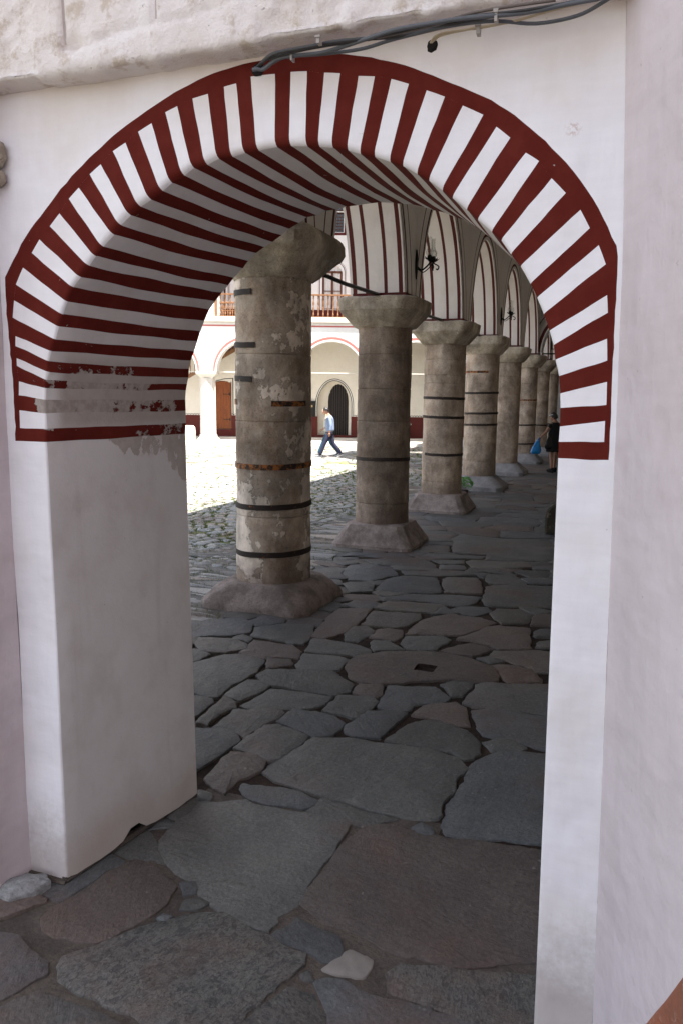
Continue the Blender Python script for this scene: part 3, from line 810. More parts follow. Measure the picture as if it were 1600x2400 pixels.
for _ in range(2):
    EX = [EX[i] if i in (0, len(EX)-1) or abs(EX[i][1]-2.40) < .07 else ((EX[i-1][0]+2*EX[i][0]+EX[i+1][0])/4, (EX[i-1][1]+2*EX[i][1]+EX[i+1][1])/4) for i in range(len(EX))]
EX = [(e[0]+.004*noise.noise(Vector((k*.7, 3, 3))), e[1]+.004*noise.noise(Vector((k*.7, 7, 3)))) for k, e in enumerate(EX)]
EX[0] = (-.152, 1.812); EX[-1] = (2.002, 1.822)
mb = MB(); mb.grid([[(a[0], wv(*a), a[1]) for a in OUT], [(a[0], wv(*a), a[1]) for a in EX]], flip=True)
mb.build('red_arch_border', M['red'], arch, smooth=True)
# wall above and beside the ring
def URz(z): return 2.058-.0215*z if z < 2.42 else 2.006-.048*(z-2.42)
UL, ZT = -.188, 3.30
UR = URz(ZT)
mb = MB(); side = lambda e: 'L' if e[0] < -.12 else ('R' if e[0] > 1.93 and e[1] < 2.6 else 'T')
def Q(e):
    s = side(e); return (UL, e[1]) if s == 'L' else ((URz(e[1]), e[1]) if s == 'R' else (e[0], ZT))
P3 = lambda a: (a[0], wv(*a), a[1])
for a, b in zip(EX[:-1], EX[1:]):
    if side(a) == side(b): mb.add([P3(a), P3(b), P3(Q(b)), P3(Q(a))], [(0, 1, 2, 3)])
    else:
        cor = (UL, ZT) if side(a) == 'L' else (UR, ZT)
        mb.add([P3(a), P3(b), P3(Q(b)), P3(cor), P3(Q(a))], [(0, 1, 2, 3, 4)])
mb.build('spandrel', M['white'], arch, smooth=True)
# jambs
def jamb(name, side_):
    rows = []; N = 26
    for n in range(N+1):
        z = 1.812*(1-n/N) if side_ < 0 else 1.822*(1-n/N)-0*n
        if n == 0:
            base = PR[0] if side_ < 0 else PR[-1]
            ee = -.188 if side_ < 0 else URz(z); e = (ee, wv(ee, z), z); rows.append([e]+base); continue
        if side_ < 0:
            I = (-.009*z/1.81+.002, z); O = (-.135-.02*(1-z/1.81), z); ru = .13-.0285*z/1.81; e = -.188+.004*(1-z/1.81)
        else:
            I = (1.876-.016*z/1.82, z); O = (2.0+.01*(1-z/1.82), z); ru = 1.876; e = URz(z)
        pr = profile(O, I, ru, 50+n*.15)
        pr = [(a, b, z) for a, b, c in pr]
        if n == N:
            pr = [(a, b, .012+.02*abs(noise.noise(Vector((a*9, b*9, 3))))+(.055*math.exp(-((b-.37)/.07)**2) if side_ < 0 else 0)) for a, b, c in pr]
        rows.append([(e, wv(e, z), z if n < N else .02)]+pr)
        if n == N and side_ > 0: rows[-1] = [(a, b, -.14) for a, b, c in rows[-1]]
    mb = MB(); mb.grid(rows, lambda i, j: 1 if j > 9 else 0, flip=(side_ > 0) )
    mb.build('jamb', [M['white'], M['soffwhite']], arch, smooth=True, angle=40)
jamb('jamb', -1); jamb('jamb', 1)
# rear face towards the gallery
rc = [p[-1] for p in PR]
mb = MB()
mb.quad((-1.43, .81, -.03), (.13, .81, -.03), rc[0], (-1.43, .81, 1.812)); mb.quad((-1.43, .81, 1.812), rc[0], (rc[0][0], .81, 5.8), (-1.43, .81, 5.8))
for a, b in zip(rc[:-1], rc[1:]):
    if b[0] > a[0]+.0001: mb.quad(a, b, (b[0], .81, 5.8), (a[0], .81, 5.8))
E_ = max(rc, key=lambda p: p[0])
mb.quad((E_[0], .81, -.03), (3.0, .81, -.03), (3.0, .81, 5.8), (E_[0], .81, 5.8))
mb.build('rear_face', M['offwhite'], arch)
# dark crumbling foot under the left jamb
mb = MB(); pts = []
for i in range(40):
    t = i/39; u = .0+.13*t; v = .81*t
    pts.append((u-.012, v, .012+.008*noise.noise(Vector((t*20, 0, 0)))))
mb.tube(pts, .018, 6); mb.tube([(-.19+.19*i/12, -.004, .006) for i in range(13)], .014, 6)
mb.build('crumbled_foot', M['mortar'], arch)

# right-hand wing; its unseen height and rear run are sized to shade the arch
up = empty('corner_wing', (2.4, -3, 0), 'tall mauve grey wall returning towards the viewer along the right edge', 'building')
mb = MB(); rows = []
prof = [(2.045, 0), (2.20, -.31), (2.45, -.81), (2.715, -1.34), (2.715, -3.0), (2.715, -8.0)]
prof2 = []
for a, b in zip(prof[:-1], prof[1:]):
    n = max(1, int(math.hypot(b[0]-a[0], b[1]-a[1])/.12)) if b[1] > -3.1 else 4
    for k in range(n): prof2.append((a[0]+(b[0]-a[0])*k/n, a[1]+(b[1]-a[1])*k/n))
prof2.append(prof[-1])
zs = [-.15]+[-.05+.12*i for i in range(32)]+[4.2, 5.5, 8, 14.5]
for z in zs:
    lean = URz(z)-2.045 if z < 4 else URz(4)-2.045
    rows.append([(x+lean*max(0, 1+y/1.3)+.010*noise.noise(Vector((x*1.8, y*1.8, z*1.5)))*min(1, -y*8), y+.008*noise.noise(Vector((x*2.5, y*2.5, z*2+9)))*min(1, -y*8), z) for x, y in prof2])
mb.grid(rows, flip=True)
mb.quad((2.715, -8, -.05), (9, -8, -.05), (9, -8, 14.5), (2.715, -8, 14.5)); mb.quad((9, -8, -.05), (9, .2, -.05), (9, .2, 14.5), (9, -8, 14.5))
mb.build('wall', M['mauve'], up, smooth=True, angle=50)
mb = MB(); mb.add([(2.3, -8.4, 14.4), (9.4, -8.4, 14.4), (9.4, .8, 14.4), (2.0, .8, 14.4), (6, -4, 16.5)], [(3, 2, 1, 0), (0, 1, 4), (1, 2, 4), (2, 3, 4), (3, 0, 4)]); mb.build('roof', M['tile'], up)
# bare brick where the dado render has come off, low on that wall
mb = MB(); ctr = Vector((2.20, -.31, 0)); d = (Vector((2.45, -.81, 0))-Vector((2.20, -.31, 0))).normalized(); nn = Vector((-d.y, d.x, 0)); nn = nn if nn.x < 0 else -nn
outl = []
for i in range(26):
    t = i/25; s = -.16+t*.95; h = max(.02, min(.78, .325+1.75*s))+.03*noise.noise(Vector((t*6, 0, 3)))+.014*noise.noise(Vector((t*30, 0, 3)))
    outl.append((s, h))
lo = [ctr+d*s+nn*.012 for s, h in outl]
rows = [[(p.x, p.y, -.04) for p in lo], [(p.x, p.y, max(.0, h-.05)) for p, (s, h) in zip(lo, outl)], [(p.x-nn.x*.014, p.y-nn.y*.014, h) for p, (s, h) in zip(lo, outl)]]
mb.grid(rows, flip=True); mb.build('bare_brick_patch', M['brick'], up, smooth=True)

# coarse plaster ledge across the top
led = empty('plaster_ledge', (.9, 0, 3.05), 'thick ledge of rough cream plaster projecting above the striped arch', 'ledge')
mb = MB(); rows = []
prof = [(.004, 3.048), (-.02, 3.046), (-.045, 3.045), (-.07, 3.044), (-.092, 3.044), (-.106, 3.050), (-.114, 3.062), (-.117, 3.08)]+[(-.117+.0*i, 3.08+.014*i) for i in range(1, 60)]+[(-.117, 4.2), (-.117, 6), (-.117, 14.2)]
us = [-3.0, -2, -1.2]+[-.75+.0145*i for i in range(196)]
us = [u for u in us if u < 2.06 and abs(u-.232) > .009 and abs(u-.587) > .008]+[.2295, .2345, .5845, .5895, 2.06]; us.sort()
def groove(d, w): return max(0, 1-abs(d)/w)
for v, z in prof:
    row = []
    for u in us:
        p = Vector((u, v, z)); n = .013*noise.noise(p*4)+.006*noise.noise(p*11)+.003*noise.noise(p*30)
        sp = noise.fractal(Vector((u*3.2, z*4.5, 1.7)), 1.0, 2.1, 5); bias = .35 if (u < .12) else (.22 if 1.0 < u < 1.9 and z < 3.22 else -.02)
        if sp+bias > .30: n -= .012*min(1, (sp+bias-.30)*9); n += .004*noise.noise(p*45)
        gr = 0
        if z > 3.11: gr += .016*groove(u-.232-.004*math.sin(z*20), .011)
        if z > 3.16: gr += .014*groove(u-.587, .009)
        if .25 < u < .95: gr += .012*groove(z-(3.123+.074*(u-.248)+.006*math.sin(u*17)), .012)
        wave = .020*noise.noise(Vector((u*1.5, 0, 7)))+.011*noise.noise(Vector((u*6, 1, 7)))+.006*noise.noise(Vector((u*18, 1, 7)))
        face = 1 if z > 3.06 else 0
        dn = n-gr
        if face: row.append((u, v-dn+wave*(.6 if z < 3.3 else .3), z+(wave*.9 if z < 3.2 else 0)))
        else: row.append((u, v+(wave*.6 if v < -.03 else 0), z-n*.7+(wave*.7 if v < -.03 else wave*.35)))
    rows.append(row)
def lm(i, j):
    u = (us[j]+us[j+1])/2; z = prof[i][1]
    return 1 if (abs(u-.232) < .0024 and z > 3.125 or abs(u-.587) < .0024 and z > 3.16) else 0
mb.grid(rows, lm); mb.build('ledge_plaster', [M['rough'], M['groove']], led, smooth=True)
# block behind the ledge carries the upper wall: closes the top of the arch wall
mb = MB(); mb.quad((-3, .81, 5.8), (-3, .81, 14.2), (3, .81, 14.2), (3, .81, 5.8)); mb.quad((-3, -.1, 14.2), (3, -.1, 14.2), (3, .81, 14.2), (-3, .81, 14.2))
mb.quad((-3, -.1, 3.06), (-3, .81, 3.06), (-3, .81, 14.2), (-3, -.1, 14.2)); mb.quad((-3, .0, 3.06), (-.18, .0, 3.06), (-.18, .81, 3.06), (-3, .81, 3.06))
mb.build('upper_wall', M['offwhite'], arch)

# left pier: return of the wall, seen at the left edge
pier = empty('side_pier', (-.6, -.1, 0), 'dull mauve plaster pier standing proud of the wall at the left edge', 'pier')
mb = MB(); rows = []
for z in [3.06-.0875*i for i in range(36)]:
    z = max(z, -.02)
    pr = [(-.188+.004*(1-z/1.81 if z < 1.81 else 0), -.0)]+[(-.188+.007*noise.noise(Vector((z*3, v*9, 2)))-.006*max(0, 1-z/2), v) for v in (-.05, -.10, -.15, -.185)]+[(-.205, -.20), (-.4, -.202), (-1.2, -.2), (-3.0, -.2)]
    rows.append([(a, b, z) for a, b in pr])
mb.grid(rows, lambda i, j: 0 if j < 5 else 1); mb.build('pier_face', [M['mauve'], M['white']], pier, smooth=True, angle=40)
mb = MB(); mb.box(-3.0, -.2, -.19, .80, 0, 3.05); mb.build('pier_core', M['offwhite'], pier)
# broken corbel stones at its head
mb = MB()
for (z0, z1, e) in ((2.80, 2.90, .030), (2.735, 2.795, .022)):
    rings = []
    for i in range(7):
        t = i/6; z = z0+(z1-z0)*t; s = math.sin(math.pi*min(1, max(.12, t)))**.4
        rings.append((-.175+.006*math.sin(t*9), -.035, z, (.045+e*.8)*s, .055*s))
    mb.loft(rings, 14)
c = mb.build('corbel_stone', M['cap'], None, smooth=True); tag(c, 'broken brown stones jutting from the left pier below the ledge', 'stone')

# cables
def to_face(p):
    u, z = p; P = Vector((u, -.04, z)); v2 = -.045-max(0, min(.085, (z-2.995)*1.6)); t = (v2-CAM.y)/(-.04-CAM.y)
    return CAM+(P-CAM)*t
LBL = {'a': ('thick grey cable running to the upper right above the arch, frontmost of the bundle', .0068, 'cgrey'), 'b': ('dark cable lying highest in the bundle against the ledge', .0065, 'cdark'),
       'c': ('grey cable sagging lowest in the bundle above the arch', .0058, 'cgrey'), 'd': ('cream cable coming out of the right hand hole in the wall', .0042, 'ccream'),
       'e': ('dusty brown cable along the underside of the ledge', .0050, 'cbrown'), 'f': ('thin cream cable looping from the right hand hole', .0030, 'ccream'), 'g': ('thin black cable between the thicker grey ones', .0042, 'cdark')}
for k, pts in CABLES.items():
    P = [to_face(p) for p in pts]; Q2 = []
    off = {'a': -.016, 'b': .006, 'c': -.010, 'd': 0, 'e': .004, 'f': .0, 'g': -.002}[k]
    for i in range(len(P)-1):
        p0, p1, p2, p3 = P[max(i-1, 0)], P[i], P[i+1], P[min(i+2, len(P)-1)]
        for s in range(5):
            t = s/5; Q2.append(.5*((2*p1)+(-p0+p2)*t+(2*p0-5*p1+4*p2-p3)*t*t+(-p0+3*p1-3*p2+p3)*t**3)+Vector((0, off, 0)))
    Q2.append(P[-1]+Vector((0, off, 0)))
    mb = MB(); mb.tube(Q2, LBL[k][1]*.88, 8); o = mb.build('cable', M[LBL[k][2]], None, smooth=True); tag(o, LBL[k][0], 'cable', 'cables along the ledge')
def blob(name, u, z, ru, rz, m, label, cat, v=-.006, d=.012, seed=0):
    mb = MB(); n = 18; rows = []
    for s, dd in ((1, 0), (.75, 1), (.4, 1.3)):
        rows.append([(u+ru*s*math.cos(a)*(1+.3*noise.noise(Vector((math.cos(a)*2, math.sin(a)*2, seed)))), v-d*dd+.006, z+rz*s*math.sin(a)*(1+.3*noise.noise(Vector((math.cos(a)*2, math.sin(a)*2, seed+4))))) for a in [2*math.pi*k/n for k in range(n)]])
    mb.grid(rows, close=True); b = len(mb.v); mb.f.append(tuple(range(b-n, b))); mb.m.append(0)
    o = mb.build(name, m, None, smooth=True); tag(o, label, cat); return o
blob('cable_hole_patch', .885, 3.012, .022, .020, M['hole'], 'near-black patch painted for the shade of the ragged hole at the left end of the cables above the arch crown', 'hole', d=.004)
blob('cable_hole_patch', 1.447, 3.008, .017, .019, M['hole'], 'small dark patch painted for the shade of the hole in the wall where the cream cables come out', 'hole', d=.004, seed=5)
for i, (u, z, w, h, lb) in enumerate(((1.115, 3.045, .010, .020, 'white clip high on the cable bundle, third from the left hole'), (1.028, 3.012, .006, .026, 'leftmost narrow white cable tie below the bundle'), (1.640, 3.036, .008, .030, 'tall white cable tie near the middle of the ledge'), (1.592, 3.010, .010, .028, 'white clip under the cream cable right of the small hole'))):
    P = to_face((u, z)); mb = MB(); mb.box(P.x-w/2, P.x+w/2, P.y-.026, P.y-.003, P.z-h/2, P.z+h/2); mb.box(P.x-w*.8, P.x+w*.8, P.y-.030, P.y-.024, P.z+h*.2, P.z+h*.5)
    tag(mb.build('cable_clip', M['clip']), lb, 'clip', 'cable clips')
# loose grey rubble stone wedged at the foot of the left jamb
mb = MB(); cpt = [(-.23, -.17), (-.13, -.19), (-.055, -.12), (-.035, -.045), (-.09, -.015), (-.17, -.04), (-.225, -.10)]
stone(mb, cpt, .035, .05, .012, 3, .012, (.02, .05), .012, step=.03); tag(mb.build('rubble_stone', M['cob3'], smooth=True, angle=45), 'pale grey streaked rubble stone wedged at the foot of the left jamb', 'stone')
# ------------------------------------------------------------------ colonnade
CUS = [-1.155, -1.075, -1.06, -1.045, -1.04, -1.035, -1.035, -1.035, -1.035]; CU = CUS[0]
VS = [4.45, 7.72, 11.20, 14.72, 18.30, 22.10, 25.60, 29.00, 32.50]
RAD = [.357, .355, .352, .352, .335, .320, .320, .320, .320]
def shaft(mb, r, z0, z1, seed, rec=.003):
    rows = []; n = 44; k = max(4, int((z1-z0)/.07))
    zs = [z0, z0+.004, z0+.014]+[z0+.014+(z1-z0-.028)*i/k for i in range(1, k)]+[z1-.014, z1-.004, z1]
    for i, z in enumerate(zs):
        e = {0: rec+.006, 1: rec, len(zs)-1: rec+.006, len(zs)-2: rec}.get(i, 0); row = []
        for j in range(n):
            a = 2*math.pi*j/n; c, s = math.cos(a), math.sin(a)
            q = Vector((c*1.6+seed, s*1.6, z*1.3)); rr = r-e+.010*noise.noise(q)+.005*noise.noise(q*4)+.0025*noise.noise(q*12)
            row.append((CU+rr*c, seed_v+rr*s, z))
        rows.append(row)
    mb.grid(rows, close=True)
def sqr(a, h, cf):
    c, s = abs(math.cos(a)), abs(math.sin(a)); return min(h/max(c, 1e-6), h/max(s, 1e-6), cf/((c+s)/math.sqrt(2)))
def rings(mb, spec, seed, n=64, amp=.012, rot=0):
    """spec: (z, half, chamfer distance or None for round)"""
    rows = []
    for z, h, cf in spec:
        row = []
        for j in range(n):
            a = 2*math.pi*j/n+rot; r = h if cf is None else sqr(a, h, cf)
            q = Vector((math.cos(a)*2+seed, math.sin(a)*2, z*3)); r += amp*noise.noise(q)+amp*.5*noise.noise(q*3.5)+amp*.25*noise.noise(q*9)
            row.append((CU+r*math.cos(a), seed_v+r*math.sin(a), z+amp*.5*noise.noise(q*2)))
        rows.append(row)
    b = len(mb.v); mb.grid(rows, close=True)
    e = b+(len(rows)-1)*n; mb.f.append(tuple(range(e, e+n))); mb.m.append(0)
def band(mb, r, z, a0=0, a1=360, h=.030, tiltz=.0, ph=0):
    rows = [[], [], [], [], []]; n = max(6, int((a1-a0)/9)); full = a1-a0 >= 360
    for j in range(n if full else n+1):
        a = R(a0+(a1-a0)*j/n); q = Vector((math.cos(a)*3+ph, math.sin(a)*3, z))
        dz = tiltz*math.cos(a-ph)+.004*noise.noise(q); ro = r+.009+.003*noise.noise(q*3)
        for i, (rr, zz) in enumerate(((r-.01, -h/2), (ro, -h/2), (ro+.001, 0), (ro, h/2), (r-.01, h/2))):
            rows[i].append((CU+rr*math.cos(a), seed_v+rr*math.sin(a), z+zz+dz))
    mb.grid(rows, close=full)
COLS = [
 dict(lab='nearest and thickest column, patched with pale plaster and ringed by three full rusty bands', z0=.20, zc=3.05, j=[.86, 1.75, 2.36], bands=[(1.342, 0, 360, 1), (.964, 0, 360, 0), (.51, 0, 360, 0)], frag=[(2.907, 190, 262, 0), (2.444, 195, 268, 0), (2.143, 200, 262, 0), (1.93, 182, 228, 1), (1.925, 292, 350, 1)], m='col_a', pm='granite', hb=.555),
 dict(lab='second column from the camera, bare brown granite with a single iron band', z0=.30, zc=2.874, j=[.576, 1.664, 2.084, 2.522], bands=[(1.162, 0, 360, 0)], frag=[], m='col_c', pm='granite', hb=.555),
 dict(lab='third column from the camera, with a small green bush beside its foot', z0=.30, zc=2.877, j=[.52, 2.215, 2.351, 2.615], bands=[(1.964, 0, 360, 0), (1.639, 0, 360, 0)], frag=[(1.0, 225, 370, 0)], m='col_b', pm='granite', hb=.55),
 dict(lab='fourth column from the camera, pale upper shaft and three full iron bands', z0=.30, zc=2.889, j=[.62], bands=[(2.075, 0, 360, 0), (1.641, 0, 360, 0), (1.398, 0, 360, 0)], frag=[(2.521, 180, 300, 1)], m='col_b', pm='granite2', hb=.58),
 dict(lab='fifth column from the camera, unbanded, with three fine joints', z0=.30, zc=2.875, j=[1.338, 2.056, 2.51], bands=[], frag=[], m='col_b', pm='granite2', hb=.56),
 dict(lab='sixth column from the camera, with one orange rusted band above two dark ones', z0=.30, zc=2.875, j=[2.4], bands=[(1.913, 0, 360, 1), (1.163, 0, 360, 0), (.592, 0, 360, 0)], frag=[], m='col_b', pm='granite2', hb=.55),
 dict(lab='seventh column from the camera, slim and grey behind the blue bag', z0=.30, zc=2.875, j=[2.1], bands=[(1.039, 0, 360, 0)], frag=[], m='col_b', pm='granite2', hb=.55),
 dict(lab='eighth column from the camera, pale grey beside the woman in black', z0=.30, zc=2.875, j=[1.9], bands=[(.994, 0, 360, 0)], frag=[], m='col_b', pm='granite2', hb=.55),
 dict(lab='farthest column, just left of the woman\'s head', z0=.30, zc=2.875, j=[], bands=[(1.2, 0, 360, 0)], frag=[], m='col_b', pm='granite2', hb=.55)]
for n_, c in enumerate(COLS):
    seed_v = VS[n_]; CU = CUS[n_]; r = RAD[n_]; sd = n_*3.7
    root = empty('stone_column', (CU, seed_v, 0), c['lab'], 'column', 'stone columns of the gallery')
    hb = c['hb']; mb = MB()
    if n_ == 0: rings(mb, [(-.05, hb, hb*1.30), (.03, hb, hb*1.30), (.06, hb-.01, hb*1.28), (.11, hb*.93, hb*1.16), (.155, .49, .59), (.195, .445, .53), (.222, .405, .455), (.232, .36, .40)], sd, amp=.022)
    elif n_ < 3: rings(mb, [(-.05, hb, hb*1.32), (.02, hb-.01, hb*1.30), (.045, hb-.005, hb*1.30), (.06, hb-.02, hb*1.28), (.27, .405, .52), (.30, .395, .50), (.312, .33, .40)], sd, amp=.007)
    else: rings(mb, [(-.05, hb, hb*1.30), (.085, hb, hb*1.30), (.10, hb-.01, hb*1.28), (.28, .37, .43), (.295, .36, .41), (.302, .30, None)], sd, amp=.008)
    mb.build('pedestal', M[c['pm']], root, smooth=True, angle=22 if n_ else 45)
    js = [c['z0']-.01]+sorted(c['j'])+[c['zc']+.01]
    for a, b in zip(js[:-1], js[1:]):
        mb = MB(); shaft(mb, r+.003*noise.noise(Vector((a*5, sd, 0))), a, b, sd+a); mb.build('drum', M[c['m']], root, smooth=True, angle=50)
    zc = c['zc']; mb = MB()
    if n_ == 0: rings(mb, [(zc-.02, .363, None), (zc-.01, .378, None), (zc+.02, .385, .43), (zc+.18, .495, .65), (zc+.205, .525, .69), (zc+.25, .545, .715), (zc+.33, .545, .715), (zc+.375, .525, .68), (zc+.41, .485, .62), (zc+.44, .43, .55), (zc+.445, .3, .4)], sd, amp=.018)
    else: rings(mb, [(zc-.015, .350, None), (zc+.0, .375, .40), (zc+.18, .50, .61), (zc+.195, .515, .63), (zc+.34, .53, .655), (zc+.36, .50, .62), (zc+.362, .3, .4)], sd, amp=.016 if n_ < 3 else .007)
    mb.build('capital', M['cap'], root, smooth=True, angle=30)
    for (z, a0, a1, ru) in c['bands']+c['frag']:
        mb = MB(); band(mb, r, z, a0, a1, .050 if n_ == 0 else .046, .008 if n_ else .012, sd+z)
        mb.build('iron_band', M['rust'] if ru else M['iron'], root, smooth=True, angle=40)

# ------------------------------------------------------------------ arcade wall carried by the columns
U0, U1 = -1.43, -.70
arc = empty('arcade_wall', (-1.06, 6, 3.2), 'white arcade of tall arches lined in maroon, carried on the stone columns', 'arcade')
SPR = 3.235
def ell(v0, v1, hh):
    """points of the intrados from springing to springing"""
    m = (v0+v1)/2; a = (v1-v0)/2/.985; b = 2.0; z0 = 2.9+hh; out = []
    zs_ = SPR+hh; th0 = math.asin((zs_-z0)/b)
    for i in range(41):
        th = th0+(math.pi-2*th0)*i/40; out.append((m-a*math.cos(th), z0+b*math.sin(th)))
    return out
def off(pts, d):
    out = []
    for i, p in enumerate(pts):
        a, b = pts[max(i-1, 0)], pts[min(i+1, len(pts)-1)]; tx, tz = b[0]-a[0], b[1]-a[1]; L = math.hypot(tx, tz)
        out.append((p[0]-tz/L*d, p[1]+tx/L*d))
    return out
ends = [.81]+VS
STR = [0, .035, .088, .205, .252, .452, .497, .642, .695, .715]   # paint edges measured from the courtyard side
SM = [0, 1, 0, 1, 0, 1, 0, 1, 0]
TOPZ = 5.85
for b_ in range(len(VS)+0):
    va = ends[b_]+(.375 if b_ else .02); vb = ends[b_+1]-.375
    hh = .17 if b_ == 0 else 0
    I = ell(va, vb, hh); mb = MB()
    for s in range(9):
        rows = [[(U0+STR[s]*1.0+.004*noise.noise(Vector((p[0]*2, p[1]*2, s))), p[0], p[1]) for p in I], [(U0+STR[s+1]+.004*noise.noise(Vector((p[0]*2, p[1]*2, s+1))), p[0], p[1]) for p in I]]
        mb.grid(rows, SM[s])
    # soft arris to the gallery side then the bands painted round the arch
    ds = [.018, .058, .112, .27, .296]
    curves = [off(I, d) for d in ds]
    for c in curves:   # keep the bands from running below the springing
        pass
    x1 = U0+.715
    rows = [[(x1+.004*noise.noise(Vector((p[0]*2, p[1]*2, 9))), p[0], p[1]) for p in I], [(U1-.004, p[0], p[1]) for p in curves[0]]]
    mb.grid(rows, 0)
    mats_ = [0, 1, 2, 1]
    vlo, vhi = (ends[b_] if b_ else .81), ends[b_+1]
    def cl(p): return (U1, min(max(p[0], vlo), vhi), p[1])
    for k in range(4): mb.grid([[cl(p) for p in curves[k]], [cl(p) for p in curves[k+1]]], mats_[k])
    c = [cl(p) for p in curves[4]]
    mb.grid([c, [(U1, p[1], TOPZ) for p in c]], 2)
    # courtyard side
    mb.grid([[(U0, p[0], p[1]) for p in I], [(U0, p[0], TOPZ) for p in I]], 3, flip=True)
    mb.build('arch', [M['white'], M['line'], M['arcface'], M['white']], arc, smooth=True, angle=30)
    for (va_, vb_) in ((vlo, va), (vb, vhi)):
        if vb_-va_ > .01 and b_ >= 0:
            mb = MB(); z0 = SPR+hh-.02
            mb.quad((U0, va_, z0), (U0, va_, TOPZ), (U0, vb_, TOPZ), (U0, vb_, z0))
            # gallery face of the impost between the painted bands
            mb.quad((U1-.003, va_, z0), (U1-.003, vb_, z0), (U1-.003, vb_, TOPZ), (U1-.003, va_, TOPZ))
            mb.build('pier_head', M['arcface'], arc)
    if b_ < len(VS):
        mb = MB(); mb.box(U0+.03, U1+.004, ends[b_+1]-.381, ends[b_+1]+.381, SPR+hh-.01, SPR+hh+.045); mb.build('red_base_line', M['line'], arc)
# upper storeys facing the yard, the eave that shades it, and an unseen bay added for its shadow
up2 = empty('gallery_building', (1, 20, 5.8), 'upper storeys of the monastery wing resting on the colonnade', 'building')
mb = MB()
mb.quad((U0+.002, .81, TOPZ), (U0+.002, .81, 8.5), (U0+.002, 40, 8.5), (U0+.002, 40, TOPZ)); mb.quad((3.2, .81, TOPZ), (3.2, 40, TOPZ), (3.2, 40, 8.5), (3.2, .81, 8.5))
mb.quad((U0, 40, -.05), (9, 40, -.05), (9, 40, 11.2), (U0, 40, 11.2)); mb.build('wall', M['farwhite'], up2)
mb = MB()
mb.box(-2.35, 3.5, .82, 22.5, 8.5, 8.62); mb.add([(-2.35, .82, 8.625), (3.5, .82, 8.625), (3.5, 22.5, 8.625), (-2.35, 22.5, 8.625), (3.2, .82, 10.2), (3.2, 22.5, 10.2)], [(0, 4, 5, 3), (0, 1, 4), (2, 3, 5), (1, 2, 5, 4)])
mb.box(-2.6, 3.5, 22.5, 40, 11.2, 11.35); mb.quad((U0+.001, 22.5, 8.4), (U0+.001, 22.5, 11.2), (U0+.001, 40, 11.2), (U0+.001, 40, 8.4)); mb.quad((U0, 22.5, 8.6), (3.2, 22.5, 8.6), (3.2, 22.5, 11.2), (U0, 22.5, 11.2))  # unseen taller far roof, height set to carry the yard shadow further out
mb.build('roof', M['tile'], up2)
mb = MB(); mb.box(-4.2, U0-.01, 19.3, 22.0, 6.1, 11.0); mb.build('shadow_caster_bay', M['brwood'], up2)  # unseen block, sized to cast the stepped shadow in the yard
# gallery vault, inner wall and far cross wall
gin = empty('gallery_inner_wall', (3, 15, 0), 'plain inner wall and ceiling of the gallery opposite the columns', 'wall')
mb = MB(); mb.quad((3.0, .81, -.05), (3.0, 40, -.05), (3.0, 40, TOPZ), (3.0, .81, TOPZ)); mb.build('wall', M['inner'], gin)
mb = MB(); rows = []
for i in range(13):
    t = i/12; u = U1+(3.0-U1)*t; rows.append([(u, .812, 5.45+.38*math.sin(math.pi*t)), (u, 40, 5.45+.38*math.sin(math.pi*t))])
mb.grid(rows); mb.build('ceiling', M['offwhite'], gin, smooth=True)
# cross arch at the sixth column
cr = empty('cross_arch', (.9, 22.1, 0), 'transverse arch spanning the gallery at the sixth column, outlined in maroon', 'arch')
I = []; m = (-.62+3.0)/2; a = (3.0+.62)/2
for i in range(25):
    th = math.pi*i/24; I.append((m-a*math.cos(th), 3.3+1.5*math.sin(th)))
mb = MB(); V0, V1 = 21.78, 22.42
mb.grid([[(p[0], V0, p[1]) for p in I], [(p[0], V1, p[1]) for p in I]], 0)
c = [off(I, d) for d in (0, .03, .12, .30, .325)]
for k in range(4): mb.grid([[(p[0], V0, p[1]) for p in c[k]], [(p[0], V0, p[1]) for p in c[k+1]]], [0, 1, 0, 1][k], flip=True)
mb.grid([[(p[0], V0, p[1]) for p in c[4]], [(p[0], V0, 5.9) for p in c[4]]], 0, flip=True)
mb.grid([[(p[0], V1, p[1]) for p in I], [(p[0], V1, 5.9) for p in I]], 0)
mb.build('arch', [M['offwhite'], M['line']], cr, smooth=True, angle=30)
mb = MB(); mb.tube([(-.6, 22.1, 3.28), (3.0, 22.1, 3.28)], .022, 8); tag(mb.build('tie_rod', M['black'], None, smooth=True), 'horizontal iron tie rod crossing the gallery under the transverse arch', 'tie rod', 'iron tie rods')
for i in range(len(VS)-1):
    mb = MB(); mb.tube([(-1.06, VS[i]+.30, 3.245), (-1.065, VS[i]+1.7, 3.235), (-1.06, VS[i+1]-.36, 3.262)], .024, 8)
    names = ['first', 'second', 'third', 'fourth', 'fifth', 'sixth', 'seventh', 'eighth', 'ninth']
    tag(mb.build('tie_rod', M['black'], None, smooth=True), 'iron tie rod between the %s and %s columns from the camera' % (names[i], names[i+1]), 'tie rod', 'iron tie rods')
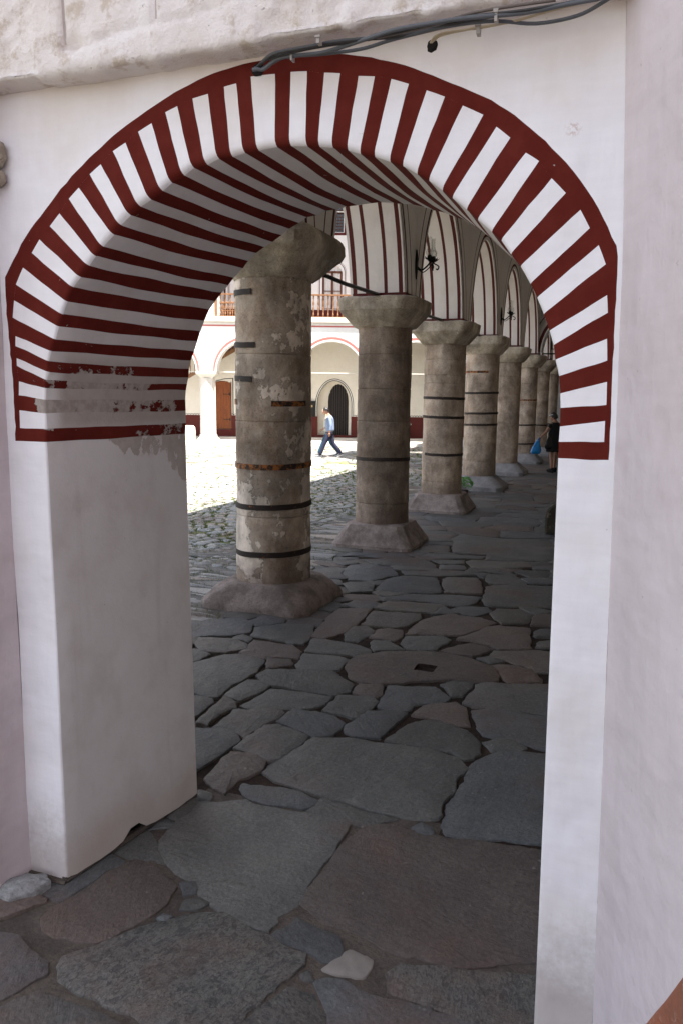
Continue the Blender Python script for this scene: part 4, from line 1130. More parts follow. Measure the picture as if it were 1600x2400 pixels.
# ------------------------------------------------------------------ building across the courtyard
FO = Matrix.Rotation(YAW, 4, 'Z') @ Vector((0, 31.3, 0)); FO = Vector((CAM.x+FO.x, CAM.y+FO.y, 0))
far = empty('far_building', FO, 'sunlit monastery building across the courtyard, arches below and a wooden balcony above', 'building', rz=YAW)
def fb(mb, name, mats, **k): return mb.build(name, mats, far, local=True, **k)
def holed(mb, x0, x1, z0, z1, y, ops, depth, mi=0, mr=0, step_=.12):
    """wall in local x/z at y with openings (xa, xb, zb, spring, rise, depth or None)"""
    xs = set([x0, x1])
    for o in ops:
        xs |= {o[0], o[1]}; n = max(2, int((o[1]-o[0])/step_)) if o[4] else 1
        for k in range(n+1): xs.add(o[0]+(o[1]-o[0])*(.5-.5*math.cos(math.pi*k/n)) if o[4] else o[0]+(o[1]-o[0])*k/n)
    xs = sorted(round(x, 4) for x in xs if x0 <= x <= x1); xs = [x for i, x in enumerate(xs) if i == 0 or x-xs[i-1] > .001]
    def top(o, x):
        if not o[4]: return o[3]
        c = (o[0]+o[1])/2; h = (o[1]-o[0])/2; return o[3]+o[4]*math.sqrt(max(0, 1-((x-c)/h)**2))
    for a, b in zip(xs[:-1], xs[1:]):
        m = (a+b)/2; cur = sorted([o for o in ops if o[0] < m < o[1]], key=lambda o: o[2]); za = zb = z0
        for o in cur:
            if o[2] > za+.001 or o[2] > z0: mb.quad((a, y, za), (b, y, zb), (b, y, o[2]), (a, y, o[2]), mi)
            ta, tb_ = top(o, a), top(o, b); dd = o[5] if len(o) > 5 else depth
            mb.quad((a, y, ta), (b, y, tb_), (b, y+dd, tb_), (a, y+dd, ta), mr)
            if o[2] > z0: mb.quad((a, y, o[2]), (a, y+dd, o[2]), (b, y+dd, o[2]), (b, y, o[2]), mr)
            za, zb = ta, tb_
        mb.quad((a, y, za), (b, y, zb), (b, y, z1), (a, y, z1), mi)
    for o in ops:
        dd = o[5] if len(o) > 5 else depth
        mb.quad((o[0], y, o[2]), (o[0], y, o[3]), (o[0], y+dd, o[3]), (o[0], y+dd, o[2]), mr)
        mb.quad((o[1], y, o[2]), (o[1], y+dd, o[2]), (o[1], y+dd, o[3]), (o[1], y, o[3]), mr)
PX = [-5.37+3.29*i for i in range(-3, 5)]     # column centres
ops = [(p+.395, p+3.29-.395, -.05, 2.85, 1.23) for p in PX[:-1]]
XL, XR = PX[0]-.4, PX[-1]+.4
mb = MB(); holed(mb, XL, XR, 2.85, 4.78, 0, [(o[0], o[1], 2.85, 2.8501, o[4]) for o in ops], .62)
mb.grid([[(XL, .62, 2.85), (XR, .62, 2.85)], [(XL, .62, 2.86), (XR, .62, 2.86)]])
mb.box(XL-8, XL, 0, .62, 0, 4.78); mb.box(XR, XR+8, 0, .62, 0, 4.78)
fb(mb, 'arcade_front', M['farwhite'])
for p in PX[:-1]:
    c = p+1.645
    for (r0, r1, mt, y) in ((1.30, 1.375, 'pink', -.004), (1.385, 1.40, 'bline', -.004)):
        mb = MB(); rows = [[], []]
        for k in range(25):
            a = math.pi*k/24
            for rr_, row in ((r0, rows[0]), (r1, rows[1])): row.append((c-rr_*math.cos(a), y, 2.86+rr_*.985*math.sin(a)))
        mb.grid(rows, flip=True); fb(mb, 'arch_outline', M[mt])
    mb = MB(); mb.tube([(c-1.3, .3, 2.845), (c+1.3, .3, 2.845)], .018, 6); fb(mb, 'tie_rod', M['marble'])
mb = MB(); mb.quad((XL-8, -.004, 4.60), (XR+8, -.004, 4.60), (XR+8, -.004, 4.66), (XL-8, -.004, 4.66)); fb(mb, 'pink_line', M['pink'])
mb = MB(); mb.box(XL-8, XR+8, -.12, .7, 4.78, 4.965); mb.box(XL-8, XR+8, -.06, -.0, 4.72, 4.779); fb(mb, 'cornice', M['marble'])
for i, p in enumerate(PX):
    col = MB()
    col.loft([(p, .31, .30, .325, .325), (p, .31, .6, .320, .320), (p, .31, .605, .312, .312), (p, .31, .615, .312, .312), (p, .31, .62, .320, .320), (p, .31, .98, .318, .318), (p, .31, .985, .308, .308), (p, .31, .995, .308, .308), (p, .31, 1.0, .318, .318), (p, .31, 1.7, .318, .318), (p, .31, 2.60, .312, .312)], 8)
    co = fb(col, 'column', M['marble'])
    b2 = MB(); b2.loft([(p, .31, -.05, .60, .60, R(45)), (p, .31, .10, .61, .61, R(45)), (p, .31, .16, .56, .56, R(45)), (p, .31, .30, .40, .40, R(45))], 4); b2.loft([(p, .31, .29, .36, .36), (p, .31, .36, .36, .36), (p, .31, .38, .30, .30)], 8)
    o = b2.build('base', M['marble'], co, local=True)
    b2 = MB(); b2.loft([(p, .31, 2.58, .33, .33, R(45)), (p, .31, 2.62, .36, .36, R(45)), (p, .31, 2.76, .56, .56, R(45)), (p, .31, 2.858, .58, .58, R(45))], 4)
    o = b2.build('capital', M['marble'], co, local=True)
mb = MB(); mb.box(XL-8, XR+8, -.35, 2.31, -.05, .12); mb.box(XL-8, XR+8, 1.6, 2.31, .12, .20); fb(mb, 'plinth', M['marble'])
# ground floor inner wall with doorways
ops = [(-1.05, .36, .1, 1.55, 1.02, .55), (-5.46, -4.74, .50, 2.42, .12, .14)]
mb = MB(); holed(mb, XL-2, XR+2, .1, 4.78, 2.3, ops, .3, 0, 0, .08); fb(mb, 'inner_wall', M['cream'])
mb = MB(); mb.quad((XL-2, .62, 4.77), (XR+2, .62, 4.77), (XR+2, 2.3, 4.77), (XL-2, 2.3, 4.77)); fb(mb, 'arcade_ceiling', M['cream'])
mb = MB()
for a, b in ((XL-2, -5.46), (-4.74, -1.05), (.36, XR+2)):
    mb.box(a, b, 2.285, 2.299, .10, 1.09)
mb.box(-5.46, -4.74, 2.285, 2.299, .10, .5); fb(mb, 'red_dado', M['darkred'])
mb = MB()
x = -8.0
while x < 6:
    if not (-5.5 < x < -4.7 or -1.1 < x < .4):
        pts = [(x+.055*math.cos(a), 2.294, 1.10+.055*math.sin(a)) for a in [math.pi*k/6 for k in range(7)]]; mb.tube(pts, .008, 4)
    x += .115
o = fb(mb, 'scalloped_line', M['bline']); o['kind'] = 'stuff'
# the dark arched door inside its deep reveal
mb = MB(); holed(mb, -1.06, .37, .1, 2.75, 2.86, [(-.62, .25, .24, 1.72, .74)], .12, 0, 0, .08); fb(mb, 'door_reveal', M['cream'])
dr = MB(); rows = []
for k in range(9):
    a, b = -.63+.0985*k, -.63+.0985*(k+1)-.006
    zt = 1.72+.74*math.sqrt(max(0, 1-(((a+b)/2+.185)/.45)**2)); dr.box(a, b, 2.93, 2.96, .2, zt)
fb(dr, 'door', M['dkwood'])
mb = MB(); mb.box(-1.1, .4, 2.25, 2.86, .2, .28); fb(mb, 'door_step', M['darkred'])
for (rr_, w, mt, y) in ((.715, .03, 'bline', -.003), (.76, .018, 'farwhite', -.005), (.785, .028, 'bline', -.003)):
    mb = MB(); rows = [[], []]
    cx = -.345
    path = [(cx-rr_, 1.1)]+[(cx-rr_*math.cos(math.pi*k/20), 1.55+(1.02+rr_-.705)*math.sin(math.pi*k/20)) for k in range(21)]+[(cx+rr_, 1.1)]
    o2 = off(path, w)
    mb.grid([[(p[0], 2.3+y, p[1]) for p in path], [(p[0], 2.3+y, p[1]) for p in o2]]); fb(mb, 'door_outline', M[mt])
# orange plank door
dr = MB()
for k in range(6):
    a = -5.455+.1185*k; zt = 2.40+.12*math.sqrt(max(0, 1-((a+.06+5.1)/.37)**2)); dr.box(a, a+.114, 2.34, 2.37, .52, zt)
do = fb(dr, 'plank_door', M['wood'])
for z in (1.98, .92):
    mb = MB(); mb.box(-5.02, -4.76, 2.325, 2.338, z-.012, z+.012); mb.tube([(-5.02, 2.33, z), (-5.06, 2.33, z+.03)], .008, 4); mb.tube([(-5.02, 2.33, z), (-5.06, 2.33, z-.03)], .008, 4); mb.box(-4.80, -4.765, 2.32, 2.338, z-.06, z+.06)
    mb.build('strap_hinge', M['black'], do, local=True)
mb = MB(); mb.box(-5.50, -5.46, 2.28, 2.33, .5, 2.42); mb.box(-4.74, -4.70, 2.28, 2.33, .5, 2.5); fb(mb, 'door_frame', M['brwood'])
mb = MB(); mb.box(-4.66, -4.62, 2.29, 2.297, 1.1, 2.66)
pts = [(-5.56, 2.45), (-5.3, 2.56), (-5.0, 2.63), (-4.62, 2.66)]
for a, b in zip(pts[:-1], pts[1:]): mb.add([(a[0], 2.293, a[1]-.03), (b[0], 2.293, b[1]-.03), (b[0], 2.293, b[1]), (a[0], 2.293, a[1])], [(0, 1, 2, 3)])
fb(mb, 'painted_door_border', M['bline'])
# stair climbing behind the arches
st = MB(); sl_ = .575
def sz(x, o): return 2.49+(x+6.57)*sl_+o
st.add([(-8.2, 1.5, sz(-8.2, 0)), (-3.2, 1.5, sz(-3.2, 0)), (-3.2, 1.5, sz(-3.2, .16)), (-8.2, 1.5, sz(-8.2, .16)), (-8.2, 1.62, sz(-8.2, 0)), (-3.2, 1.62, sz(-3.2, 0)), (-3.2, 1.62, sz(-3.2, .16)), (-8.2, 1.62, sz(-8.2, .16))], [(0, 1, 2, 3), (4, 7, 6, 5), (0, 4, 5, 1), (3, 2, 6, 7)])
so_ = fb(st, 'stair_string', M['oak'])
k = 0; x = -6.1
while x < -3.3:
    mb = MB(); x2 = x+.13
    mb.add([(x, 1.53, sz(x, .16)), (x2, 1.53, sz(x2, .16)), (x2, 1.53, min(4.75, sz(x2, .95))), (x, 1.53, min(4.75, sz(x, .95))), (x, 1.56, sz(x, .16)), (x2, 1.56, sz(x2, .16)), (x2, 1.56, min(4.75, sz(x2, .95))), (x, 1.56, min(4.75, sz(x, .95)))], [(0, 1, 2, 3), (4, 7, 6, 5), (0, 3, 7, 4), (1, 5, 6, 2)])
    mb.build('red_board', M['redwood'], so_, local=True); x += .137
def bal_mesh(h, r=.026):
    mb = MB(); mb.loft([(0, 0, z*h, q*r, q*r) for z, q in ((0, 1), (.14, 1), (.16, .6), (.24, .75), (.38, 1.25), (.46, .8), (.50, .6), (.54, .8), (.62, 1.25), (.76, .75), (.84, .6), (.86, 1), (1, 1))], 8)
    return mb.mesh('baluster', M['oak'], smooth=True)
bm_ = bal_mesh(.76)
x = -8.0
while x < -6.15:
    o = bpy.data.objects.new('stair_baluster', bm_); coll().objects.link(o); o.parent = so_; o.location = (x, 1.56, sz(x, .16)); x += .19
mb = MB(); mb.tube([(-8.2, 1.56, sz(-8.2, .95)), (-6.1, 1.56, sz(-6.1, .95))], .04, 6); mb.build('hand_rail', M['oak'], so_, local=True)
# first floor: balcony, wall with windows
ops = [(-.90, -.07, 5.52, 7.0, .32, .16), (-5.72, -4.9, 5.52, 7.0, .32, .16), (3.9, 4.7, 5.52, 7.0, .32, .16), (-.62, -.04, 8.62, 9.62, 0, .18), (-5.4, -4.8, 8.62, 9.62, 0, .18)]
mb = MB(); holed(mb, -9, XR+2, 4.96, 10.7, 2.3, ops, .16, 0, 0, .1); fb(mb, 'upper_wall', M['farwhite'])
mb = MB(); mb.quad((-9, 2.299, 4.96), (-9, .0, 4.966), (XR+8, .0, 4.966), (XR+8, 2.299, 4.966)); fb(mb, 'balcony_floor', M['oak'])
mb = MB(); mb.quad((XL-8, 0, 4.966), (-4.98, 0, 4.966), (-4.98, 0, 10.7), (XL-8, 0, 10.7)); mb.quad((-4.98, 0, 4.966), (-4.98, 2.3, 4.966), (-4.98, 2.3, 10.7), (-4.98, 0, 10.7)); fb(mb, 'side_bay', M['farwhite'])
mb = MB(); mb.box(-4.97, -.95, 2.288, 2.299, 4.97, 5.50); mb.box(-.02, XR+2, 2.288, 2.299, 4.97, 5.50); mb.box(-.95, -.02, 2.288, 2.299, 4.97, 5.5); fb(mb, 'red_dado', M['darkred'])
for cx in (-.485, -5.31, 4.3):
    w = MB(); y = 2.40
    for a, b in ((-.41, -.33), (-.045, .045), (.33, .41)): w.box(cx+a, cx+b, y-.05, y, 5.52, 7.06)
    w.box(cx-.41, cx+.41, y-.05, y, 7.0, 7.08); w.box(cx-.33, cx+.33, y-.04, y, 6.26, 6.285); w.box(cx-.41, cx+.41, y-.05, y, 5.52, 5.56)
    wo = fb(w, 'window_frame', M['brwood'])
    w = MB(); rows = [[], []]
    for k in range(13):
        t = k/12; rows[0].append((cx-.4+.8*t, y+.0+.012*math.sin(t*40), 5.53)); rows[1].append((cx-.4+.8*t, y+.012*math.sin(t*40), 7.33))
    w.grid(rows, flip=True); w.build('curtain', M['curtain'], wo, local=True)
    for rr_, wd in ((.50, .03), (.56, .012)):
        w = MB(); path = [(cx-rr_, 5.5)]+[(cx-rr_*math.cos(math.pi*k/16), 7.02+(rr_-.06)*math.sin(math.pi*k/16)) for k in range(17)]+[(cx+rr_, 5.5)]
        w.grid([[(p[0], 2.296, p[1]) for p in path], [(p[0], 2.296, p[1]) for p in off(path, wd)]]); fb(w, 'window_outline', M['line'])
for xa, xb in ((-.62, -.04), (-5.4, -4.8)):
    w = MB(); w.box(xa-.10, xb+.10, 2.285, 2.299, 8.50, 8.60); w.box(xb+.03, xb+.10, 2.285, 2.299, 8.60, 9.7); w.box(xa-.1, xa-.03, 2.285, 2.299, 8.6, 9.7); w.box(xa-.1, xb+.1, 2.285, 2.299, 9.66, 9.74)
    wo = fb(w, 'window_surround', M['darkred'])
    w = MB(); w.box(xa, xb, 2.44, 2.46, 8.62, 9.62); w.build('pane', M['glassdark'], wo, local=True)
    w = MB()
    for k in range(1, 5): w.box(xa+(xb-xa)*k/5-.008, xa+(xb-xa)*k/5+.008, 2.40, 2.42, 8.62, 9.62)
    for k in range(1, 8): w.box(xa, xb, 2.40, 2.42, 8.62+k/8-.006, 8.62+k/8+.006)
    w.build('window_grille', M['brwood'], wo, local=True)
    w = MB(); w.box(xa-.02, xb+.02, 2.27, 2.31, 9.40, 9.44); w.build('transom', M['farwhite'], wo, local=True)
ra = MB(); ra.box(-4.97, XR+4, -.045, .045, 5.79, 5.85); ra.box(-4.97, XR+4, -.035, .035, 4.966, 5.0); ra.box(-5.0, -4.91, -.05, .05, 4.966, 5.92)
ro = fb(ra, 'balcony_rail', M['oak'])
bm2 = bal_mesh(.79, .030); x = -4.78
while x < XR+3:
    o = bpy.data.objects.new('baluster', bm2); coll().objects.link(o); o.parent = ro; o.location = (x, 0, 5.0); x += .19
ra = MB(); ra.box(-4.97, -3.4, 1.15, 1.22, 5.60, 5.65); ra.box(-4.97, -3.4, 1.15, 1.22, 5.30, 5.33)
ro = fb(ra, 'inner_rail', M['oak']); x = -4.85
while x < -3.4:
    o = bpy.data.objects.new('baluster', bm2); coll().objects.link(o); o.parent = ro; o.location = (x, 1.18, 5.0); o.scale = (1, 1, .85); x += .19
mb = MB(); mb.box(XL-8.5, XR+8.5, -.35, 9, 10.7, 10.84); mb.add([(XL-8.5, -.4, 10.845), (XR+8.5, -.4, 10.845), (XR+8.5, 9, 10.845), (XL-8.5, 9, 10.845), (XL-4, 4.3, 13), (XR+4, 4.3, 13)], [(0, 1, 5, 4), (1, 2, 5), (2, 3, 4, 5), (3, 0, 4)]); fb(mb, 'roof', M['tile'])
mb = MB(); mb.quad((XL-8, 9, 0), (XL-8, 9, 10.7), (XR+8, 9, 10.7), (XR+8, 9, 0)); mb.quad((XL-8, 0, 0), (XL-8, 0, 10.7), (XL-8, 9, 10.7), (XL-8, 9, 0)); mb.quad((XR+8, 0, 4.9), (XR+8, 9, 0), (XR+8, 9, 10.7), (XR+8, 0, 10.7)); fb(mb, 'outer_wall', M['farwhite'])
# loose things on that side
def fw(x, y, z): return Matrix.Translation(FO) @ Matrix.Rotation(YAW, 4, 'Z') @ Vector((x, y, z))
nb = empty('notice_board', fw(-1.28, 2.2, 1.07), 'narrow black notice case with a small yellow card, left of the dark arched door', 'notice board', rz=YAW)
mb = MB(); mb.box(-.17, .13, 0, .07, 0, .66); mb.build('case', M['black'], nb, local=True)
mb = MB(); mb.box(-.11, .02, -.012, -.002, .40, .49); mb.build('card', plain('yellowed_card', (.42, .30, .16), .7), nb, local=True)
mb = MB(); mb.loft([(-6.12, .05, -.02, .30, .24), (-6.12, .05, .5, .29, .23), (-6.12, .05, .66, .27, .21), (-6.12, .05, .73, .2, .15)], 14)
o = mb.build('stone_block', M['marble'], None, smooth=True); o.location = FO; o.rotation_euler = (0, 0, YAW); tag(o, 'white rounded stone block left of the sunlit far column', 'stone')
mb = MB(); X0 = 2.66-.02
mb.loft([(4.62-1.95, 1.9, .12, .13, .10), (4.62-1.95, 1.9, .35, .09, .08), (2.69, 1.9, .55, .10, .08), (2.74, 1.88, .72, .085, .07), (2.80, 1.86, .80, .09, .07), (2.80, 1.86, .88, .04, .03)], 12)
o = mb.build('stone_figure', M['marble'], None, smooth=True); o.location = FO; o.rotation_euler = (0, 0, YAW); tag(o, 'small pale weathered stone figure against the far red dado beside the second column', 'ornament')
# ------------------------------------------------------------------ wall lamps
gb = NB('clear_glass'); gm = gb.m; tr = gb.n.new('ShaderNodeBsdfTransparent'); gl = gb.n.new('ShaderNodeBsdfGlossy'); gl.inputs['Roughness'].default_value = .08
lw = gb.n.new('ShaderNodeLayerWeight'); lw.inputs['Blend'].default_value = .35; ms = gb.n.new('ShaderNodeMixShader'); tr.inputs[0].default_value = (.93, .94, .93, 1)
gb.l.new(gb.math('MULTIPLY_ADD', lw.outputs['Facing'], .55, .06), ms.inputs[0]); gb.l.new(tr.outputs[0], ms.inputs[1]); gb.l.new(gl.outputs[0], ms.inputs[2]); gb.l.new(ms.outputs[0], gb.n['Material Output'].inputs['Surface'])
def lamp(v, label, n_ch, first=None):
    if first is not None: pass
    root = empty('wall_lamp', (U1, v, 3.68), label, 'lamp', 'wrought iron wall lamps along the arcade')
    mb = MB(); z0 = 3.68
    rows = []
    for s, dx in ((1, .001), (.97, .012), (.6, .022), (.05, .024)):
        rows.append([(U1+dx, v+.055*s*math.sin(a)*(1-.35*abs(math.cos(a))), z0+.19*s*math.cos(a)) for a in [2*math.pi*k/24 for k in range(24)]])
    mb.grid(rows, close=True); mb.build('back_plate', M['black'], root, smooth=True)
    mb = MB()
    def curve(pts, r):
        Q = []; P = [Vector(p) for p in pts]
        for i in range(len(P)-1):
            p0, p1, p2, p3 = P[max(i-1, 0)], P[i], P[i+1], P[min(i+2, len(P)-1)]
            for s in range(5):
                t = s/5; Q.append(.5*((2*p1)+(-p0+p2)*t+(2*p0-5*p1+4*p2-p3)*t*t+(-p0+3*p1-3*p2+p3)*t**3))
        Q.append(P[-1]); mb.tube(Q, r, 6)
    curve([(U1+.02, v, z0-.03), (U1+.07, v, z0-.07), (U1+.13, v, z0-.04), (U1+.19, v, z0+.02), (U1+.22, v, z0+.04)], .011)
    curve([(U1+.02, v, z0-.05), (U1+.09, v, z0-.10), (U1+.17, v, z0-.05), (U1+.22, v, z0+.0)], .007)
    curve([(U1+.22, v, z0+.01), (U1+.27, v, z0-.015), (U1+.30, v, z0-.04), (U1+.285, v, z0-.075), (U1+.265, v, z0-.065)], .009)
    curve([(U1+.22, v, z0+.0), (U1+.22, v+.05, z0-.03), (U1+.20, v+.08, z0-.06)], .007)
    curve([(U1+.22, v, z0+.0), (U1+.22, v, z0-.06), (U1+.225, v, z0-.085)], .010)
    for dv in (-.09, .09)[:n_ch]: curve([(U1+.17, v, z0), (U1+.19, v+dv*.6, z0-.01), (U1+.2, v+dv, z0+.04)], .008)
    mb.build('scroll_arm', M['black'], root, smooth=True)
    spots = [(U1+.225, v, z0+.04)]+[(U1+.2, v+dv, z0+.045) for dv in (-.09, .09)][:n_ch-1]
    for (x, y, z) in spots:
        mb = MB(); mb.loft([(x, y, z-.03, .012, .012), (x, y, z, .035, .035), (x, y, z+.03, .030, .030), (x, y, z+.05, .022, .022)], 12)
        for k in range(8):
            a = 2*math.pi*k/8+.2; c, s = math.cos(a), math.sin(a)
            mb.add([(x+.02*c-.018*s, y+.02*s+.018*c, z-.012), (x+.02*c+.018*s, y+.02*s-.018*c, z-.012), (x+.062*c+.012*s, y+.062*s-.012*c, z+.012), (x+.085*c, y+.085*s, z+.030), (x+.062*c-.012*s, y+.062*s+.012*c, z+.012)], [(0, 1, 2, 3, 4)])
        mb.build('flower_cup', M['black'], root)
        mb = MB(); rows = []
        for h, r in ((.03, .024), (.06, .042), (.085, .049), (.11, .044), (.14, .030), (.17, .022), (.26, .021), (.275, .024)):
            rows.append([(x+r*math.cos(a), y+r*math.sin(a), z+h) for a in [2*math.pi*k/20 for k in range(20)]])
        mb.grid(rows, close=True); mb.build('glass_chimney', gm, root, smooth=True)
    return root
lamp(7.80, 'nearest iron wall lamp, three clear glass chimneys above the second column', 3)
lamp(14.72, 'middle iron wall lamp with a glass chimney, above the fourth column', 2)
lamp(25.4, 'farthest iron wall lamp, tiny beyond the transverse arch', 2)

# ------------------------------------------------------------------ basil bush and stone basin
bush = empty('potted_bush', (-1.10, 13.42, 0), 'small bright green leafy bush in a dark pot between the third and fourth columns', 'plant')
mb = MB(); mb.loft([(-1.10, 13.42, 0, .07, .07), (-1.10, 13.42, .10, .09, .09), (-1.10, 13.42, .11, .095, .095)], 14); mb.build('pot', M['pot'], bush, smooth=True, angle=40)
mb = MB(); rr = random.Random(5)
for i in range(900):
    a, b = rr.uniform(0, 6.28), rr.uniform(-.5, 1); r = rr.uniform(.6, 1)**.5
    x = -1.10+.19*r*math.cos(a)*math.sqrt(1-b*b*.9); y = 13.42+.19*r*math.sin(a)*math.sqrt(1-b*b*.9); z = .23+.15*b*r
    n1 = noise.noise(Vector((x*14, y*14, z*14))); 
    if n1 < -.18: continue
    d = Vector((rr.gauss(0, 1), rr.gauss(0, 1), rr.gauss(.6, 1))).normalized(); e = d.cross(Vector((rr.random(), rr.random(), rr.random()))).normalized(); f_ = d.cross(e); s = rr.uniform(.012, .022); p = Vector((x, y, z))
    mb.add([p-e*s, p+f_*s*.6, p+e*s, p-f_*s*.6], [(0, 1, 2, 3)])
o = mb.build('foliage', M['leaf'], bush)
mb = MB()
for k in range(7):
    a = k*.9; mb.tube([(-1.10, 13.42, .09), (-1.10+.05*math.cos(a), 13.42+.05*math.sin(a), .18), (-1.10+.1*math.cos(a), 13.42+.1*math.sin(a), .27)], .004, 4)
mb.build('stem', M['cob1'], bush)
mb = MB(); X0 = .935; rows = []
for y, s in ((9.30, .7), (9.33, 1), (9.75, 1), (9.78, .7)):
    row = []
    for k in range(22):
        a = math.pi*k/21; row.append((X0+.42-.42*math.cos(a)*(1 if s == 1 else .93), y, .02+.49*(math.sin(a)**.35 if 0 < k < 21 else 0)*(1 if s == 1 else .95)))
    rows.append(row)
mb.grid(rows); n = 22; mb.f.append(tuple(range(n))); mb.m.append(0); mb.f.append(tuple(range(3*n, 4*n))[::-1]); mb.m.append(0)
tag(mb.build('stone_basin', M['trough'], None, smooth=True, angle=40), 'dark mottled round topped stone basin peeking from behind the right door jamb', 'basin')

# ------------------------------------------------------------------ people
def skin(name, joints, edges, radii, m, parent, lv=2, root=0):
    me = bpy.data.meshes.new(name); me.from_pydata(joints, edges, []); me.update()
    o = bpy.data.objects.new(name, me); coll().objects.link(o)
    o.modifiers.new('s', 'SKIN'); sd = me.skin_vertices[0].data
    for i, r in enumerate(radii): sd[i].radius = (r, r) if isinstance(r, (int, float)) else r; sd[i].use_root = (i == root)
    sb = o.modifiers.new('b', 'SUBSURF'); sb.levels = lv; sb.render_levels = lv
    dg = bpy.context.evaluated_depsgraph_get(); dg.update()
    nm = bpy.data.meshes.new_from_object(o.evaluated_get(dg)); nm.name = name
    bpy.data.objects.remove(o); bpy.data.meshes.remove(me)
    nm.materials.clear(); nm.materials.append(m); nm.polygons.foreach_set('use_smooth', [True]*len(nm.polygons))
    q = bpy.data.objects.new(name, nm); coll().objects.link(q); q.parent = parent; return q
def join_mesh(o, mb):
    bm = bmesh.new(); bm.from_mesh(o.data); vs = [bm.verts.new(v) for v in mb.v]
    for f in mb.f:
        try: q = bm.faces.new([vs[i] for i in f]); q.smooth = True
        except ValueError: pass
    bm.to_mesh(o.data); bm.free()
def head(mb, c, tilt, hair=None, s=1.0):
    """head facing +x with nose, brow, lips, chin and ears; hair cap as its own mesh"""
    Mx = Matrix.Translation(Vector(c)) @ Matrix.Rotation(tilt, 4, 'Y') @ Matrix.Scale(s, 4)
    rows = []; hr = []
    for i in range(17):
        ph = math.pi*i/16; row = []; h = []
        for j in range(24):
            th = 2*math.pi*j/24; d = Vector((math.sin(ph)*math.cos(th), math.sin(ph)*math.sin(th), math.cos(ph)))
            p = Vector((d.x*.096, d.y*.074, d.z*.120))
            if d.z < -.1: p.y *= 1+.35*(d.z+.1); p.x *= 1+.12*(d.z+.1)
            g = lambda y, z, w1, w2: math.exp(-((d.y-y)/w1)**2-((d.z-z)/w2)**2) if d.x > 0 else 0
            p.x += .024*g(0, -.15, .16, .20)+.008*g(0, .16, .6, .12)-.014*g(.36, .02, .18, .13)-.014*g(-.36, .02, .18, .13)+.006*g(0, -.46, .25, .08)+.010*g(0, -.82, .3, .15)
            row.append(Mx @ p)
            lim = .20 if d.x > .35 else (-.05 if d.x > -.1 else -.55)
            if hair and d.z > lim: h.append(Mx @ (Vector((d.x*.106-.004, d.y*.085, d.z*.131))*(1+.03*noise.noise(d*6))))
            else: h.append(Mx @ (p*.9))
        rows.append(row); hr.append(h)
    mb.grid(rows, close=True, flip=True)
    for sg in (1, -1):
        ear = []
        for k in range(3):
            r = (.016, .020, .008)[k]; ear.append([Mx @ Vector((-.005+r*.7*math.cos(a), sg*(.070+.008*k), -.01+r*1.5*math.sin(a))) for a in [2*math.pi*q/10 for q in range(10)]])
        mb.grid(ear, close=True)
    return hr, Mx
def hand(name, w, dirv, palm, m, parent, grip=.5, s=1.0):
    """palm with five bent fingers of unequal length; dirv along the fingers, palm = palm normal"""
    d = Vector(dirv).normalized(); n = Vector(palm).normalized(); sd = d.cross(n).normalized(); w = Vector(w)
    J = [w, w+d*.045*s]; E = [(0, 1)]; Rr = [.022*s, (.034*s, .016*s)]
    for k, (off_, L) in enumerate(((-.028, .070), (-.010, .080), (.010, .076), (.027, .060))):
        b = w+d*.085*s+sd*off_*s; a1 = d*math.cos(grip*.7)+n*math.sin(grip*.7); a2 = d*math.cos(grip*1.6)+n*math.sin(grip*1.6)
        i = len(J); J += [b, b+a1*L*.5*s, b+a1*L*.5*s+a2*L*.5*s]; Rr += [.0105*s, .0095*s, .0075*s]; E += [(1, i), (i, i+1), (i+1, i+2)]
    i = len(J); t1 = (d*.7-sd*.8).normalized(); J += [w+d*.03*s-sd*.03*s, w+d*.055*s-sd*.052*s+n*.01, w+d*.085*s-sd*.052*s+n*.025]; Rr += [.012*s, .011*s, .009*s]; E += [(1, i), (i, i+1), (i+1, i+2)]
    return skin(name, [tuple(p) for p in J], E, Rr, m, parent, 1)
def shoe(c, a, m, ms_, parent, pitch=0):
    mb = MB(); Mx = Matrix.Translation(Vector(c)) @ Matrix.Rotation(a, 4, 'Z') @ Matrix.Rotation(pitch, 4, 'Y')
    rows = []
    for x, w, h in ((-.075, .018, .05), (-.07, .034, .075), (-.03, .040, .095), (.03, .038, .085), (.08, .044, .058), (.13, .046, .045), (.17, .036, .036), (.19, .014, .025)):
        rows.append([Mx @ Vector((x, w*math.cos(t), .012+h*.5+h*.5*math.sin(t))) for t in [2*math.pi*k/12 for k in range(12)]])
    mb.grid(rows, close=True); n = len(mb.v); mb.f.append(tuple(range(12))); mb.m.append(0); mb.f.append(tuple(range(n-12, n))[::-1]); mb.m.append(0)
    o = mb.build('shoe', m, parent, smooth=True, local=True)
    mb = MB(); rows = []
    for z in (0, .024):
        rows.append([Mx @ Vector((.058+.137*math.cos(t), (.047-.008*math.cos(t)*-1)*math.sin(t), z)) for t in [2*math.pi*k/20 for k in range(20)]])
    mb.grid(rows, close=True); mb.f.append(tuple(range(20))[::-1]); mb.m.append(0); mb.f.append(tuple(range(20, 40))); mb.m.append(0)
    mb.build('sole', ms_, o, local=True)
SK = plain('skin_light', (.33, .18, .125), .6, var=.08); SK2 = plain('skin_pale', (.42, .27, .19), .6, var=.08)
BLK = plain('black_cloth', (.010, .010, .011), .85, var=.2, bump=.4); HAIR = plain('black_hair', (.012, .010, .010), .4, .5, var=.4, scale=60, bump=.8)
